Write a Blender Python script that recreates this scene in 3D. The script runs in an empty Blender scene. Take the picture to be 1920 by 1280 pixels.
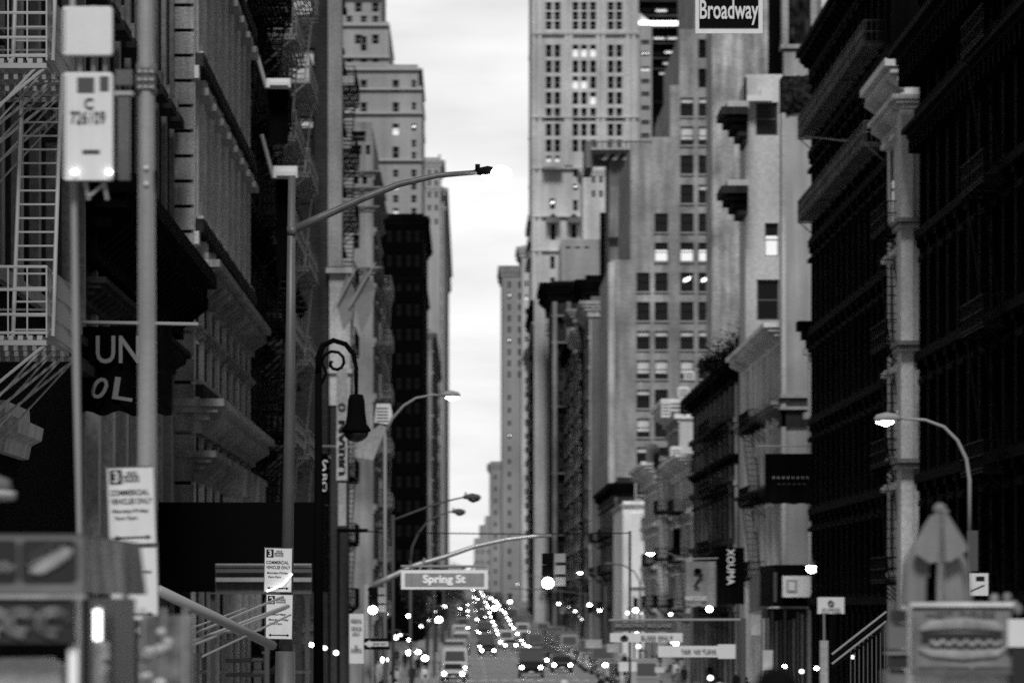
import bpy, math, random
from mathutils import Vector, Matrix
random.seed(7)
sc = bpy.context.scene
R = math.radians
# ------------------------------------------------------------------ camera
F = 10667.0          # focal length in pixels of the 1920-wide frame (200 mm lens)
VX, VY, EYE = 880.0, 1130.0, 1.8
cd = bpy.data.cameras.new('camera'); cam = bpy.data.objects.new('camera', cd)
sc.collection.objects.link(cam); sc.camera = cam
cam.location = (0, 0, EYE); cam.rotation_euler = (R(90), 0, 0)
cd.lens = 200; cd.sensor_width = 36
cd.shift_x = (960-VX)/1920; cd.shift_y = (VY-640)/1920
cd.clip_start = 0.5; cd.clip_end = 12000
cd.dof.use_dof = True; cd.dof.focus_distance = 70; cd.dof.aperture_fstop = 5.0
cd.dof.aperture_ratio = 0.65
# ------------------------------------------------------------------ world
W = bpy.data.worlds.new('World'); sc.world = W; W.use_nodes = True
nt = W.node_tree; nt.nodes.clear()
def N(t, **k):
    n = nt.nodes.new(t)
    for a, b in k.items(): setattr(n, a, b)
    return n
L = lambda a, b: nt.links.new(a, b)
out = N('ShaderNodeOutputWorld'); bg = N('ShaderNodeBackground'); L(bg.outputs[0], out.inputs[0])
sky = N('ShaderNodeTexSky', sky_type='NISHITA', sun_disc=False); sky.sun_elevation = R(40); sky.sun_rotation = R(200)
bw = N('ShaderNodeRGBToBW'); L(sky.outputs[0], bw.inputs[0])
ms = N('ShaderNodeMath', operation='MULTIPLY'); L(bw.outputs[0], ms.inputs[0]); ms.inputs[1].default_value = 0.1
tc = N('ShaderNodeTexCoord'); mp = N('ShaderNodeMapping'); L(tc.outputs['Generated'], mp.inputs[0])
mp.inputs['Scale'].default_value = (14, 14, 62); mp.inputs['Location'].default_value = (0, 0, 2.2)
nz = N('ShaderNodeTexNoise'); nz.inputs['Scale'].default_value = 1.0; nz.inputs['Detail'].default_value = 5; nz.inputs['Roughness'].default_value = .5
L(mp.outputs[0], nz.inputs[0])
cr = N('ShaderNodeMapRange'); L(nz.outputs[0], cr.inputs[0])
cr.inputs[1].default_value = .34; cr.inputs[2].default_value = .62; cr.inputs[3].default_value = 7.4; cr.inputs[4].default_value = 10.4
ad = N('ShaderNodeMath', operation='ADD'); L(ms.outputs[0], ad.inputs[0]); L(cr.outputs[0], ad.inputs[1])
# sky bright over the far end; dimmed overhead and behind to cut fill light
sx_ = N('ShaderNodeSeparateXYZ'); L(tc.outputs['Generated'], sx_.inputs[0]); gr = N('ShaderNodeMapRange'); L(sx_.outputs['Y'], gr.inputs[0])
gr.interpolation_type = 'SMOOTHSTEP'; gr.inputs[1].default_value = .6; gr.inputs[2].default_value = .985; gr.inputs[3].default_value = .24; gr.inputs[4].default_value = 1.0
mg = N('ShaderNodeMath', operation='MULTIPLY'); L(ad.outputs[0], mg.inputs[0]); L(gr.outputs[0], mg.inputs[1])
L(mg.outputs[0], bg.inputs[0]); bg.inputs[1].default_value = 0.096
# ------------------------------------------------------------------ sun (overcast, from behind the camera, high left)
sd = bpy.data.lights.new('sun', 'SUN'); so = bpy.data.objects.new('sun', sd); sc.collection.objects.link(so)
sd.energy = 2.3; sd.angle = R(14); sd.color = (1, 1, 1)
so.rotation_euler = (R(46), 0, R(-2))
sc.view_settings.view_transform = 'Standard'; sc.view_settings.look = 'None'
sc.view_settings.exposure = 0.0; sc.view_settings.gamma = 1
sc.cycles.max_bounces = 4; sc.cycles.diffuse_bounces = 2; sc.cycles.sample_clamp_indirect = 0.6; sc.cycles.use_denoising = False
# ------------------------------------------------------------------ helpers
def P(px, py, Y): return Vector(((px-VX)*Y/F, Y, EYE+(VY-py)*Y/F))
def PX(px, Y): return (px-VX)*Y/F
def PZ(py, Y): return EYE+(VY-py)*Y/F
def GZ(Y):
    if Y < 30: return 0.0
    if Y < 170: return -3.0*(Y-30)/140
    if Y < 330: return -3.0-1.2*(Y-170)/160
    if Y < 750: return -4.2
    return -4.2+.0075*(min(Y, 2550)-750)
MATS = {}
def M(name, v, rough=.85, kind='plain', sc_=1.0, var=.25, bump=.3, emit=0, metal=0):
    if name in MATS: return MATS[name]
    m = bpy.data.materials.new(name); m.use_nodes = True; t = m.node_tree; b = t.nodes['Principled BSDF']
    MATS[name] = m
    def n(ty, **k):
        x = t.nodes.new(ty)
        for a, c in k.items(): setattr(x, a, c)
        return x
    l = t.links.new
    b.inputs['Roughness'].default_value = rough; b.inputs['Metallic'].default_value = metal
    b.inputs['Base Color'].default_value = (v, v, v, 1)
    if rough > .55 and not metal: b.inputs['Specular IOR Level'].default_value = .06 if v > .04 else .015
    if emit:
        b.inputs['Emission Color'].default_value = (1, 1, 1, 1); b.inputs['Emission Strength'].default_value = emit
        m.cycles.emission_sampling = 'FRONT' if name.startswith('lamp') else 'NONE'
        return m
    if kind == 'plain': return m
    co = n('ShaderNodeTexCoord')
    # broad weathering, vertical run-down streaks, fine grain
    def noise(scale, det, mul=(1, 1, 1)):
        mpn = n('ShaderNodeMapping'); l(co.outputs['Object'], mpn.inputs[0]); mpn.inputs['Scale'].default_value = mul
        z = n('ShaderNodeTexNoise'); z.inputs['Scale'].default_value = scale; z.inputs['Detail'].default_value = det
        l(mpn.outputs[0], z.inputs[0]); return z.outputs[0]
    a = noise(.25*sc_, 6); s = noise(1.6*sc_, 4, (1, 1, .08)); f = noise(9*sc_, 3)
    def mr(o, lo, hi):
        r = n('ShaderNodeMapRange'); l(o, r.inputs[0]); r.inputs[1].default_value = .3; r.inputs[2].default_value = .7
        r.inputs[3].default_value = lo; r.inputs[4].default_value = hi; return r.outputs[0]
    def mul(x, y):
        q = n('ShaderNodeMath', operation='MULTIPLY'); l(x, q.inputs[0])
        if isinstance(y, float): q.inputs[1].default_value = y
        else: l(y, q.inputs[1])
        return q.outputs[0]
    o = mul(mul(mr(a, 1-var*1.2, 1+var), mr(s, 1-var, 1+var)), mr(f, 1-var*.8, 1+var*.8))
    h = f
    if kind == 'brick':
        mpn = n('ShaderNodeMapping'); l(co.outputs['Object'], mpn.inputs[0]); mpn.inputs['Rotation'].default_value = (R(90), 0, 0)
        bt = n('ShaderNodeTexBrick'); l(mpn.outputs[0], bt.inputs[0]); bt.inputs['Scale'].default_value = 1.4*sc_
        bt.inputs['Color1'].default_value = (1.05,)*3+(1,); bt.inputs['Color2'].default_value = (.8,)*3+(1,); bt.inputs['Mortar'].default_value = (.6,)*3+(1,)
        bb = n('ShaderNodeRGBToBW'); l(bt.outputs[0], bb.inputs[0]); o = mul(o, bb.outputs[0]); h = bb.outputs[0]
    l(mul(o, float(v)), b.inputs['Base Color'])
    bp = n('ShaderNodeBump'); bp.inputs['Strength'].default_value = bump; bp.inputs['Distance'].default_value = .05; l(h, bp.inputs['Height']); l(bp.outputs[0], b.inputs['Normal'])
    return m
M('glass', .006, .3); M('glass_rough', .01, .6); M('win_frame', .12, .6); M('win_frame_light', .4, .6)
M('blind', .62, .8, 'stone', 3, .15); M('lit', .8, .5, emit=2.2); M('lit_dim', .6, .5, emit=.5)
M('lamp', .9, .3, emit=14); M('lamp_near', .9, .3, emit=3.5); MATS['lamp_near'].cycles.emission_sampling = 'FRONT'; M('lamp_far', .9, .3, emit=30); M('lamp_dim', .9, .3, emit=7); M('iron', .006, .6); M('iron_grey', .1, .6); M('iron_light', .3, .55)
M('steel', .42, .35, 'stone', 6, .12, .05, metal=.4); M('steel_dark', .1, .45, 'stone', 6, .2, .05); M('black', .004, .9); M('white', .72, .6); M('sign_white', .75, .5, 'stone', 8, .05, .02)
M('sign_grey', .3, .55, 'stone', 14, .12, .02); M('ink', .02, .7)
class MB:
    def __init__(s): s.v = []; s.f = []; s.m = []; s.mats = []
    def mi(s, m):
        m = MATS[m] if isinstance(m, str) else m
        if m not in s.mats: s.mats.append(m)
        return s.mats.index(m)
    def face(s, pts, m):
        i = len(s.v); s.v += [tuple(p) for p in pts]; s.f.append(tuple(range(i, i+len(pts)))); s.m.append(s.mi(m))
    def box(s, x0, x1, y0, y1, z0, z1, m):
        i = len(s.v)
        s.v += [(x0, y0, z0), (x1, y0, z0), (x1, y1, z0), (x0, y1, z0), (x0, y0, z1), (x1, y0, z1), (x1, y1, z1), (x0, y1, z1)]
        for f in ((0, 3, 2, 1), (4, 5, 6, 7), (0, 1, 5, 4), (1, 2, 6, 5), (2, 3, 7, 6), (3, 0, 4, 7)):
            s.f.append(tuple(i+k for k in f)); s.m.append(s.mi(m))
        return s
    def prism(s, pts, ax, a0, a1, m):   # polygon extruded along axis; pts are the other two coordinates in xyz order
        def q(p, a): return {0: (a, p[0], p[1]), 1: (p[0], a, p[1]), 2: (p[0], p[1], a)}[ax]
        n = len(pts); i = len(s.v); s.v += [q(p, a0) for p in pts]+[q(p, a1) for p in pts]; k = s.mi(m)
        s.f += [tuple(range(i, i+n))[::-1], tuple(range(i+n, i+2*n))]; s.m += [k, k]
        for j in range(n): s.f.append((i+j, i+(j+1) % n, i+n+(j+1) % n, i+n+j)); s.m.append(k)
        return s
    def tube(s, pts, r, m, n=10, flat=1.0):
        pts = [Vector(p) for p in pts]; rs = r if isinstance(r, (list, tuple)) else [r]*len(pts); k = s.mi(m); base = len(s.v)
        for j, p in enumerate(pts):
            d = (pts[min(j+1, len(pts)-1)]-pts[max(j-1, 0)]).normalized()
            u = d.cross(Vector((0, 1, 0)));
            if u.length < .2: u = d.cross(Vector((1, 0, 0)))
            u.normalize(); w = d.cross(u).normalized()
            for a in range(n):
                t = 2*math.pi*a/n; s.v.append(tuple(p+u*math.cos(t)*rs[j]+w*math.sin(t)*rs[j]*flat))
        for j in range(len(pts)-1):
            for a in range(n):
                s.f.append((base+j*n+a, base+j*n+(a+1) % n, base+(j+1)*n+(a+1) % n, base+(j+1)*n+a)); s.m.append(k)
        s.f.append(tuple(base+a for a in range(n))[::-1]); s.f.append(tuple(base+(len(pts)-1)*n+a for a in range(n))); s.m += [k, k]
        return s
    def lathe(s, prof, m, c=(0, 0, 0), n=16):
        return s.tube([(c[0], c[1]+1e-5*i, c[2]+z) for i, (r, z) in enumerate(prof)], [max(r, .001) for r, z in prof], m, n)
    def ball(s, c, r, m, n=10, sq=1.0):
        return s.lathe([(r*math.sin(math.pi*i/8), -r*sq*math.cos(math.pi*i/8)) for i in range(9)], m, c, n)
    def build(s, name, parent=None, smooth=False, loc=None, kind=None):
        me = bpy.data.meshes.new(name); o = bpy.data.objects.new(name, me)
        off = WO.get(parent.name, Vector((0, 0, 0))) if parent else Vector((0, 0, 0))
        if loc is not None: off = Vector(loc)
        me.from_pydata([tuple(Vector(v)-off) for v in s.v], [], s.f)
        for m in s.mats: me.materials.append(m)
        me.polygons.foreach_set('material_index', s.m)
        if smooth: me.polygons.foreach_set('use_smooth', [True]*len(me.polygons))
        me.update(); sc.collection.objects.link(o); o.parent = parent
        if parent is None and loc is not None: o.location = loc
        WO[o.name] = off
        if kind: o['kind'] = kind
        return o
WO = {}
def tag(o, label, cat, group=None):
    o['label'] = label; o['category'] = cat
    if group: o['group'] = group
    return o
def thing(name, label, cat, loc, group=None):
    o = bpy.data.objects.new(name, None); sc.collection.objects.link(o); o.location = loc; WO[o.name] = Vector(loc)
    o.empty_display_size = .2
    return tag(o, label, cat, group)
def copy_tree(o, parent=None, depth=9):
    c = o.copy(); sc.collection.objects.link(c); c.parent = parent
    if depth:
        for ch in o.children: copy_tree(ch, c, depth-1)
    return c
def text(s, m, parent, cx, Y, cz, width=None, height=None, name='lettering', rz=0, roll=0, thick=.006, bold=0):
    cu = bpy.data.curves.new('t', 'FONT'); cu.body = s; cu.align_x = 'CENTER'; cu.align_y = 'CENTER'; cu.extrude = thick; cu.resolution_u = 3; cu.offset = bold
    cu.space_line = .95
    to = bpy.data.objects.new('t', cu); sc.collection.objects.link(to); bpy.context.view_layer.update()
    me = bpy.data.meshes.new_from_object(to.evaluated_get(bpy.context.evaluated_depsgraph_get())); bpy.data.objects.remove(to)
    xs = [v.co.x for v in me.vertices]; ys = [v.co.y for v in me.vertices]
    w = max(xs)-min(xs); h = max(ys)-min(ys); mx = (max(xs)+min(xs))/2; my = (max(ys)+min(ys))/2
    sx = width/w if width else height/h; sy = height/h if height else sx
    me.transform(Matrix.Diagonal((sx, sy, 1, 1)) @ Matrix.Translation((-mx, -my, 0)))
    me.materials.clear(); me.materials.append(MATS[m] if isinstance(m, str) else m)
    o = bpy.data.objects.new(name, me); sc.collection.objects.link(o)
    o.parent = parent; o.location = Vector((cx, Y, cz))-(WO[parent.name] if parent else Vector((0, 0, 0)))
    o.rotation_euler = Matrix.Rotation(rz, 4, 'Z').to_quaternion().to_matrix().to_4x4().to_euler() if 0 else (R(90), roll, rz)
    return o
# ------------------------------------------------------------------ windows and buildings
WC = {}
def win_geo(mb, w, h, style, fr='win_frame', T=None, hood=None):
    """a sash window in its own frame; local: x across, z up, faces -y"""
    i0 = len(mb.v); t = min(.09, w*.08)
    for a in ((0, t, 0, h), (w-t, w, 0, h), (t, w-t, 0, t), (t, w-t, h-t, h), (t, w-t, h*.5-t/2, h*.5+t/2)): mb.box(a[0], a[1], 0, .07, a[2], a[3], fr)
    if hood: mb.box(-.15, w+.15, -.42, 0, h+.02, h+.2, hood).box(-.05, w+.05, -.32, 0, h+.2, h+.3, hood).box(-.1, w+.1, -.3, 0, -.16, -.02, hood)
    g = 'glass' if style != 'rough' else 'glass_rough'
    mb.face([(t, .05, t), (w-t, .05, t), (w-t, .05, h-t), (t, .05, h-t)], g)
    if style == 'blind': mb.face([(t, .04, h*.3), (w-t, .04, h*.3), (w-t, .04, h-t), (t, .04, h-t)], 'blind')
    if style == 'half': mb.face([(t, .04, h*.72), (w-t, .04, h*.72), (w-t, .04, h-t), (t, .04, h-t)], 'blind')
    if style == 'full': mb.face([(t, .04, t), (w-t, .04, t), (w-t, .04, h-t), (t, .04, h-t)], 'blind')
    if style == 'lit': mb.face([(t, .04, t), (w-t, .04, t), (w-t, .04, h*.62), (t, .04, h*.62)], 'lit_dim')
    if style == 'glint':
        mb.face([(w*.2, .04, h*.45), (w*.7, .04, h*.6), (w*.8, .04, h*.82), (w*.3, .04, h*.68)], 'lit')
    if T is not None: mb.v[i0:] = [tuple(T @ Vector(v)) for v in mb.v[i0:]]
def window(parent, T, w, h, style, fr, hood=None):
    k = (round(w, 2), round(h, 2), style, fr, hood)
    if k not in WC:
        mb = MB(); win_geo(mb, w, h, style, fr, None, hood); o = mb.build('window', parent); WC[k] = o.data
        o.data.transform(Matrix.Translation(WO[parent.name]))
    else:
        o = bpy.data.objects.new('window', WC[k]); sc.collection.objects.link(o); o.parent = parent
    o.matrix_local = Matrix.Translation(-WO[parent.name]) @ T
    return o
def wall_face(mb, O, U, Wd, H, Nn, ops, d, m):
    O = Vector(O); U = Vector(U); Nn = Vector(Nn); Z = Vector((0, 0, 1))
    ops = [o for o in ops if o[0] > .02 and o[1] > .02 and o[2] < Wd-.02 and o[3] < H-.02]
    us = sorted({0, Wd} | {round(o[0], 4) for o in ops} | {round(o[2], 4) for o in ops}); vs = sorted({0, H} | {round(o[1], 4) for o in ops} | {round(o[3], 4) for o in ops})
    q = lambda u, v, k=0: O+U*u+Z*v-Nn*k
    for v0, v1 in zip(vs, vs[1:]):
        if v1-v0 < .001: continue
        run = None
        for u0, u1 in list(zip(us, us[1:]))+[(None, None)]:
            hole = u0 is None or any(o[0]-.001 < (u0+u1)/2 < o[2]+.001 and o[1]-.001 < (v0+v1)/2 < o[3]+.001 for o in ops)
            if not hole: run = (u0 if run is None else run[0], u1)
            elif run: mb.face([q(run[0], v0), q(run[1], v0), q(run[1], v1), q(run[0], v1)], m); run = None
    for a, b, c, e in [o[:4] for o in ops]:
        for (u0, v0), (u1, v1) in (((a, b), (c, b)), ((c, b), (c, e)), ((c, e), (a, e)), ((a, e), (a, b))):
            mb.face([q(u0, v0), q(u1, v1), q(u1, v1, d), q(u0, v0, d)], m)
    return ops
BN = [0]
def bld(label, Y0, Y1, blocks, m, side, fw=(), bays=None, corn=(), zb=-6, name='building', cat='building', fr='win_frame', X=None, trim=None, rec=.3, group=None):
    """blocks: (px left, px right, py top) measured on the wall that faces down the street at Y0;
    fw: windows on that wall (px centre, py top, px w, px h, style); bays: street side; corn: (py, proj m, height m[, material])"""
    s = F/Y0; trim = trim or m
    bx = [(PX(a, Y0), PX(b, Y0), PZ(t, Y0)) for a, b, t in blocks]
    xs = max(b[1] for b in bx) if side > 0 else min(b[0] for b in bx)
    root = thing(name, label, cat, (sum(b[0]+b[1] for b in bx)/2/len(bx), (Y0+Y1)/2, zb), group)
    wins = []
    wall = MB(); roof = MB()
    for (x0, x1, zt) in bx:
        ops = []
        for (cx, py, w, h, st) in fw:
            a = PX(cx-w/2, Y0); b = PX(cx+w/2, Y0); z1 = PZ(py, Y0); z0 = PZ(py+h, Y0)
            if x0 < (a+b)/2 <= x1: ops.append((a-x0, z0-zb, b-x0, z1-zb, st))
        for o in wall_face(wall, (x0, Y0, zb), (1, 0, 0), x1-x0, zt-zb, (0, -1, 0), ops, rec, m):
            wins.append((Matrix.Translation((x0+o[0], Y0+rec-.06, zb+o[1])), o[2]-o[0], o[3]-o[1], o[4], None))
        street = (x1 == xs) if side > 0 else (x0 == xs)
        for xx in (x0, x1):
            if street and bays and xx == xs: continue
            wall.face([(xx, Y0, zb), (xx, Y1, zb), (xx, Y1, zt), (xx, Y0, zt)], m)
        wall.face([(x0, Y1, zb), (x1, Y1, zb), (x1, Y1, zt), (x0, Y1, zt)], m)
        roof.box(x0+.3, x1-.3, Y0+.3, Y1-.3, zt-.6, zt-.45, 'roofing')
        wall.box(x0, x1, Y0+.01, Y0+.3, zt, zt+.35, trim)
        if street and bays:
            n = bays['n']; bw_ = (Y1-Y0)/n; gz = bw_*abs(xs)/((Y0+Y1)/2); rs = min(rec, max(.05, .22*gz)); st = bays.get('storey', 4.2); z = bays.get('z0', 5.0); ops = []
            while z+st*.75 < zt-.6:
                for k in range(n):
                    c = bw_*(k+.5); ww = bw_*bays.get('wf', .5)
                    sty = random.choices(['rough', 'full', 'half', 'lit'], bays.get('mix', (12, 2, 2, .6)))[0]
                    ops.append((c-ww/2, z-zb, c+ww/2, z+st*bays.get('hf', .62)-zb, sty))
                z += st
            got = wall_face(wall, (xs, Y0, zb), (0, 1, 0), Y1-Y0, zt-zb, (side, 0, 0), ops, rs+.06, m)
            for o in got:
                yy = Y0+(o[0] if side > 0 else o[2])
                T = Matrix.Translation((xs-side*rs, yy, zb+o[1])) @ Matrix.Rotation(side*math.pi/2, 4, 'Z')
                wins.append((T, o[2]-o[0], o[3]-o[1], o[4], bays.get('hood', trim)))
            pr, pw = bays.get('pil', (0, 0)); pr = min(pr, max(.06, .5*gz))
            if pr:
                for k in range(n+1):
                    yc = Y0+bw_*k; pm = MB(); ya, yb = max(Y0, yc-pw/2), min(Y1, yc+pw/2)
                    xa, xb = sorted((xs, xs+side*pr)); z0 = zb
                    if bays.get('round') and 0 < k < n:
                        pm.tube([(xs+side*pr*.6, (ya+yb)/2, zb), (xs+side*pr*.6, (ya+yb)/2, zt-.8)], pw*.42, bays.get('pm', trim), 8)
                    else: pm.box(xa, xb, ya, yb, zb, zt-.7, bays.get('pm', trim))
                    z = bays.get('z0', 5.0)-.9
                    while z < zt-1:      # capital and base blocks at each floor
                        pm.box(xa-(.1 if side < 0 else 0), xb+(.1 if side > 0 else 0), ya-.1, yb+.1, z+.15, z+.45, bays.get('pm', trim)); z += st
                    pm.build('pilaster', root)
            z = bays.get('z0', 5.0)-.35; bc = bays.get('belt', .25)
            while z < zt-1 and bc:
                xa, xb = sorted((xs+side*.003, xs+side*bc)); MB().box(xa, xb, Y0+.02, Y1-.02, z-.12, z+.12, trim).box(min(xa, xb-.1*side) if side > 0 else xa, xb, Y0+.02, Y1-.02, z+.12, z+.2, trim).build('belt_course', root); z += st
    wall.build('wall', root); roof.build('roof', root)
    for c in corn:
        py, pr, h = c[:3]; cm = c[3] if len(c) > 3 else trim; x0 = c[4] if len(c) > 4 else None
        if side > 0:
            xa = PX(x0, Y0) if x0 is not None else min(b[0] for b in bx); xb = xs; 
        else:
            xa = xs; xb = PX(x0, Y0) if x0 is not None else max(b[1] for b in bx)
        z = PZ(py, Y0); mb = MB()
        for f, a, b in ((1, 0, .22), (.8, .22, .4), (.55, .4, .62), (.3, .62, 1.0)):
            p = pr*f; X0, X1 = (xa, xb+p) if side > 0 else (xa-p, xb)
            mb.box(X0, X1, Y0-p*.6, Y1-.05, z-h*b, z-h*a, cm)
        q = .0
        ystep = max(1.2, (Y1-Y0)/24); y = Y0+.2
        while y < Y1-.6:     # brackets under the eave, street side
            X0, X1 = sorted((xs+side*.003, xs+side*pr*.85)); mb.prism([(X0 if side > 0 else X1, z-h*1.05), (X0 if side > 0 else X1, z-h*.4), (X1 if side > 0 else X0, z-h*.4), (X1 if side > 0 else X0, z-h*.55)], 1, y, y+.3, cm); y += ystep
        x = xa+.2; xst = max(.9, (xb-xa)/14)
        while x < xb-.2:
            mb.prism([(Y0, z-h*1.05), (Y0, z-h*.4), (Y0-pr*.5, z-h*.4), (Y0-pr*.5, z-h*.55)], 0, x, x+.28, cm); x += xst
        mb.build('cornice', root)
    big = sorted(wins, key=lambda w: w[0].translation.y)
    for T, w, h, st, hd in big[:100]: window(root, T, w, h, st, fr, hd)
    if len(big) > 100:
        mb = MB()
        for T, w, h, st, hd in big[100:]: win_geo(mb, w, h, st, fr, T, hd)
        mb.build('window', root, kind='stuff')
    return root
def grid(xs, ys, w, h, styles=None, base='dark'):
    return [(x, y, w, h, (styles or {}).get((i, j), base)) for i, x in enumerate(xs) for j, y in enumerate(ys)]
def fire_escape(root, xw, side, y0, y1, zs, m='iron', d=1.15):
    fe = MB(); rl = MB(); ld = MB()
    xa, xb = sorted((xw+side*.01, xw+side*d))
    for z in zs:
        n = 9
        for k in range(n): fe.box(xa+(xb-xa)*k/n, xa+(xb-xa)*(k+.62)/n, y0, y1, z-.04, z+.03, m)
        for y in (y0, y0+(y1-y0)/3, y0+(y1-y0)*2/3, y1):
            fe.box(xa, xb, y-.05, y+.05, z-.1, z-.045, m)
            fe.tube([(xw+side*.05, y, z-1.0), (xw+side*d*.9, y, z-.08)], .03, m, 5)
        xo = xw+side*d
        for hz in (.95, .5, .08): rl.tube([(xw, y0, z+hz), (xo, y0, z+hz), (xo, y1, z+hz), (xw, y1, z+hz)], .025, m, 5)
        k = 0
        while k < (y1-y0): rl.box(xo-.015, xo+.015, y0+k, y0+k+.03, z, z+.95, m); k += .28
        for j in range(6):
            x = xw+side*d*(j+.5)/6
            for y in (y0, y1): rl.box(x-.012, x+.012, y-.012, y+.012, z, z+.95, m)
    for a, b in zip(zs, zs[1:]):
        for xo in (.45, 1.0):
            ld.tube([(xw+side*xo, y0+.6, a+.05), (xw+side*xo, y1-1.0, b)], .035, m, 5)
        k = 12
        for j in range(k):
            y = y0+.6+(y1-1.6-y0)*(j+.5)/k; z = a+(b-a)*(j+.5)/k
            xl, xr = sorted((xw+side*.45, xw+side*1.0)); ld.box(xl, xr, y-.1, y+.1, z-.015, z+.015, m)
    f = fe.build('fire_escape', root); 
    WO[f.name] = WO[root.name]
    rl.build('railing', f)
    if len(zs) > 1: ld.build('ladder', f)
    return f
# ================================================================== ground, road, pavements
M('roofing', .08, .9, 'stone'); M('asphalt', 0.16, .55, 'stone', .6, .3, .4); M('concrete', .28, .8, 'stone', .8, .2, .2); M('paint', .6, .6, 'stone', 2, .2, .05)
g = MB(); ys = [-60, 0, 30, 60, 90, 130, 170, 210, 250, 290, 330, 750, 1400, 2550, 3000, 9000]
def strip(mb, x0, x1, ys, dz, m):
    for a, b in zip(ys, ys[1:]): mb.face([(x0, a, GZ(a)+dz), (x1, a, GZ(a)+dz), (x1, b, GZ(b)+dz), (x0, b, GZ(b)+dz)], m)
strip(g, -4000, 4000, ys, -.05, 'asphalt'); g.build('ground', kind='structure')
rd = MB(); strip(rd, -2.3, 12.3, ys[1:-1], 0, 'asphalt'); rd.build('road', kind='structure')
for x0, x1 in ((-7.2, -2.3), (12.3, 18.5)):
    b = MB(); strip(b, x0, x1, ys[1:-1], .15, 'concrete')
    xk = -2.3 if x0 < 0 else 12.3
    for a, c in zip(ys[1:-1], ys[2:-1]): b.face([(xk, a, GZ(a)-.05), (xk, c, GZ(c)-.05), (xk, c, GZ(c)+.15), (xk, a, GZ(a)+.15)], 'concrete')
    b.build('pavement', kind='structure')
lm = MB()
for x in (1.3, 4.9, 8.5):
    y = 40
    while y < 1500:
        lm.face([(x-.07, y, GZ(y)+.004), (x+.07, y, GZ(y)+.004), (x+.07, y+3, GZ(y+3)+.004), (x-.07, y+3, GZ(y+3)+.004)], 'paint'); y += 9
for yc in (160, 335, 440, 620, 830):
    for k in range(16):
        x = -1.9+k*.9
        lm.face([(x, yc, GZ(yc)+.004), (x+.45, yc, GZ(yc)+.004), (x+.45, yc+4, GZ(yc+4)+.004), (x, yc+4, GZ(yc+4)+.004)], 'paint')
lm.build('road_markings', kind='structure')
# ================================================================== left-hand buildings
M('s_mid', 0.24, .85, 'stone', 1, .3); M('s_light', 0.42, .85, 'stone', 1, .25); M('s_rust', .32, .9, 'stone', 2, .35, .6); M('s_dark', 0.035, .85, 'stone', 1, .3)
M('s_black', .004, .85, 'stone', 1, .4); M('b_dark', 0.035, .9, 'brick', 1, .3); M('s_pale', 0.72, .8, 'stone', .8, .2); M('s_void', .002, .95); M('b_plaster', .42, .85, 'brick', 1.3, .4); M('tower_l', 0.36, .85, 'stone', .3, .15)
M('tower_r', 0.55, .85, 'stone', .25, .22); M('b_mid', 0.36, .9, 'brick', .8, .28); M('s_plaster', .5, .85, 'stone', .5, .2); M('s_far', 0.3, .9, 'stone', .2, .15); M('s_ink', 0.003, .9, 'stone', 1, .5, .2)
# 1 cast-iron loft with the grey fire escape
b1 = bld('grey loft building with a pale iron fire escape at the left edge', 62, 101.5, [(-800, -324, -900)], 's_dark', 1,
    bays=dict(n=11, storey=3.6, z0=2.9, wf=.72, hf=.8, pil=(.28, .5), pm='s_mid', belt=.12, hood='s_dark'), corn=(), rec=.6)
# its fire escape, three landings
M('fe', 0.4, .6)
fx = PX(-324, 62)
def near_escape(root):
    rls = []; lds = []; fe = MB(); m = 'fe'; xo = -5.5
    for z in (5.25, 8.85, 12.45):
        for k in range(12): fe.box(-7+1.5*k/12, -7+1.5*(k+.55)/12, 74, 79, z-.03, z+.03, m)
        for y in (74, 75.6, 77.3, 79):
            fe.box(-7, xo, y-.03, y+.03, z-.1, z-.035, m); fe.tube([(-7.0, y, z-1.3), (xo, y, z-.08)], .022, m, 5)
            fe.tube([(-7.0, y+.15, z-1.7), (xo, y+.1, z-.08)], .016, m, 5)
        rl = MB(); rls.append(rl)
        for hz in (.92, .62, .3, .06): rl.tube([(-7, 74, z+hz), (xo, 74, z+hz), (xo, 79, z+hz), (-7, 79, z+hz)], .02, m, 5)
        for j in range(7): rl.box(-7+1.5*j/6-.01, -7+1.5*j/6+.01, 73.99, 74.01, z, z+.92, m)
        y = 74.0
        while y < 79: rl.box(xo-.011, xo+.011, y, y+.022, z, z+.92, m); y += .11
    for a, b in ((5.28, 8.85), (8.88, 12.45)):
        ld = MB(); lds.append(ld)
        for x in (-5.97, -5.45): ld.tube([(x, 74.4, a), (x, 76.0, b)], .028, m, 6)
        n = 19
        for j in range(n):
            t = (j+.5)/n; ld.box(-5.97, -5.45, 74.4+1.6*t-.015, 74.4+1.6*t+.06, a+(b-a)*t-.012, a+(b-a)*t+.012, m)
    ld.tube([(-7, 74, 7.3), (-5.6, 74, 8.8)], .02, m, 5)
    f = fe.build('fire_escape', root); WO[f.name] = WO[root.name]; [r_.build('railing', f) for r_ in rls]; [l_.build('ladder', f) for l_ in lds]
near_escape(b1)
MB().box(-7, -6.62, 79.2, 95.5, -6, 6.3, 's_void').box(-7, -6.5, 79.1, 95.6, 6.3, 6.5, 's_mid').build('shopfront', b1)
# scrolled stone bracket and round lamp globe low on the first front
k = MB(); X = -7
k.prism([(PX(-200, 80), PZ(752, 80)), (PX(14, 80), PZ(752, 80)), (PX(15, 80), PZ(775, 80)), (PX(42, 80), PZ(787, 80)), (PX(38, 80), PZ(812, 80)), (PX(18, 80), PZ(822, 80)), (PX(12, 80), PZ(848, 80)), (PX(-200, 80), PZ(865, 80))], 1, 79.5, 84, 's_light')
k.build('cornice', b1)
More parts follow.
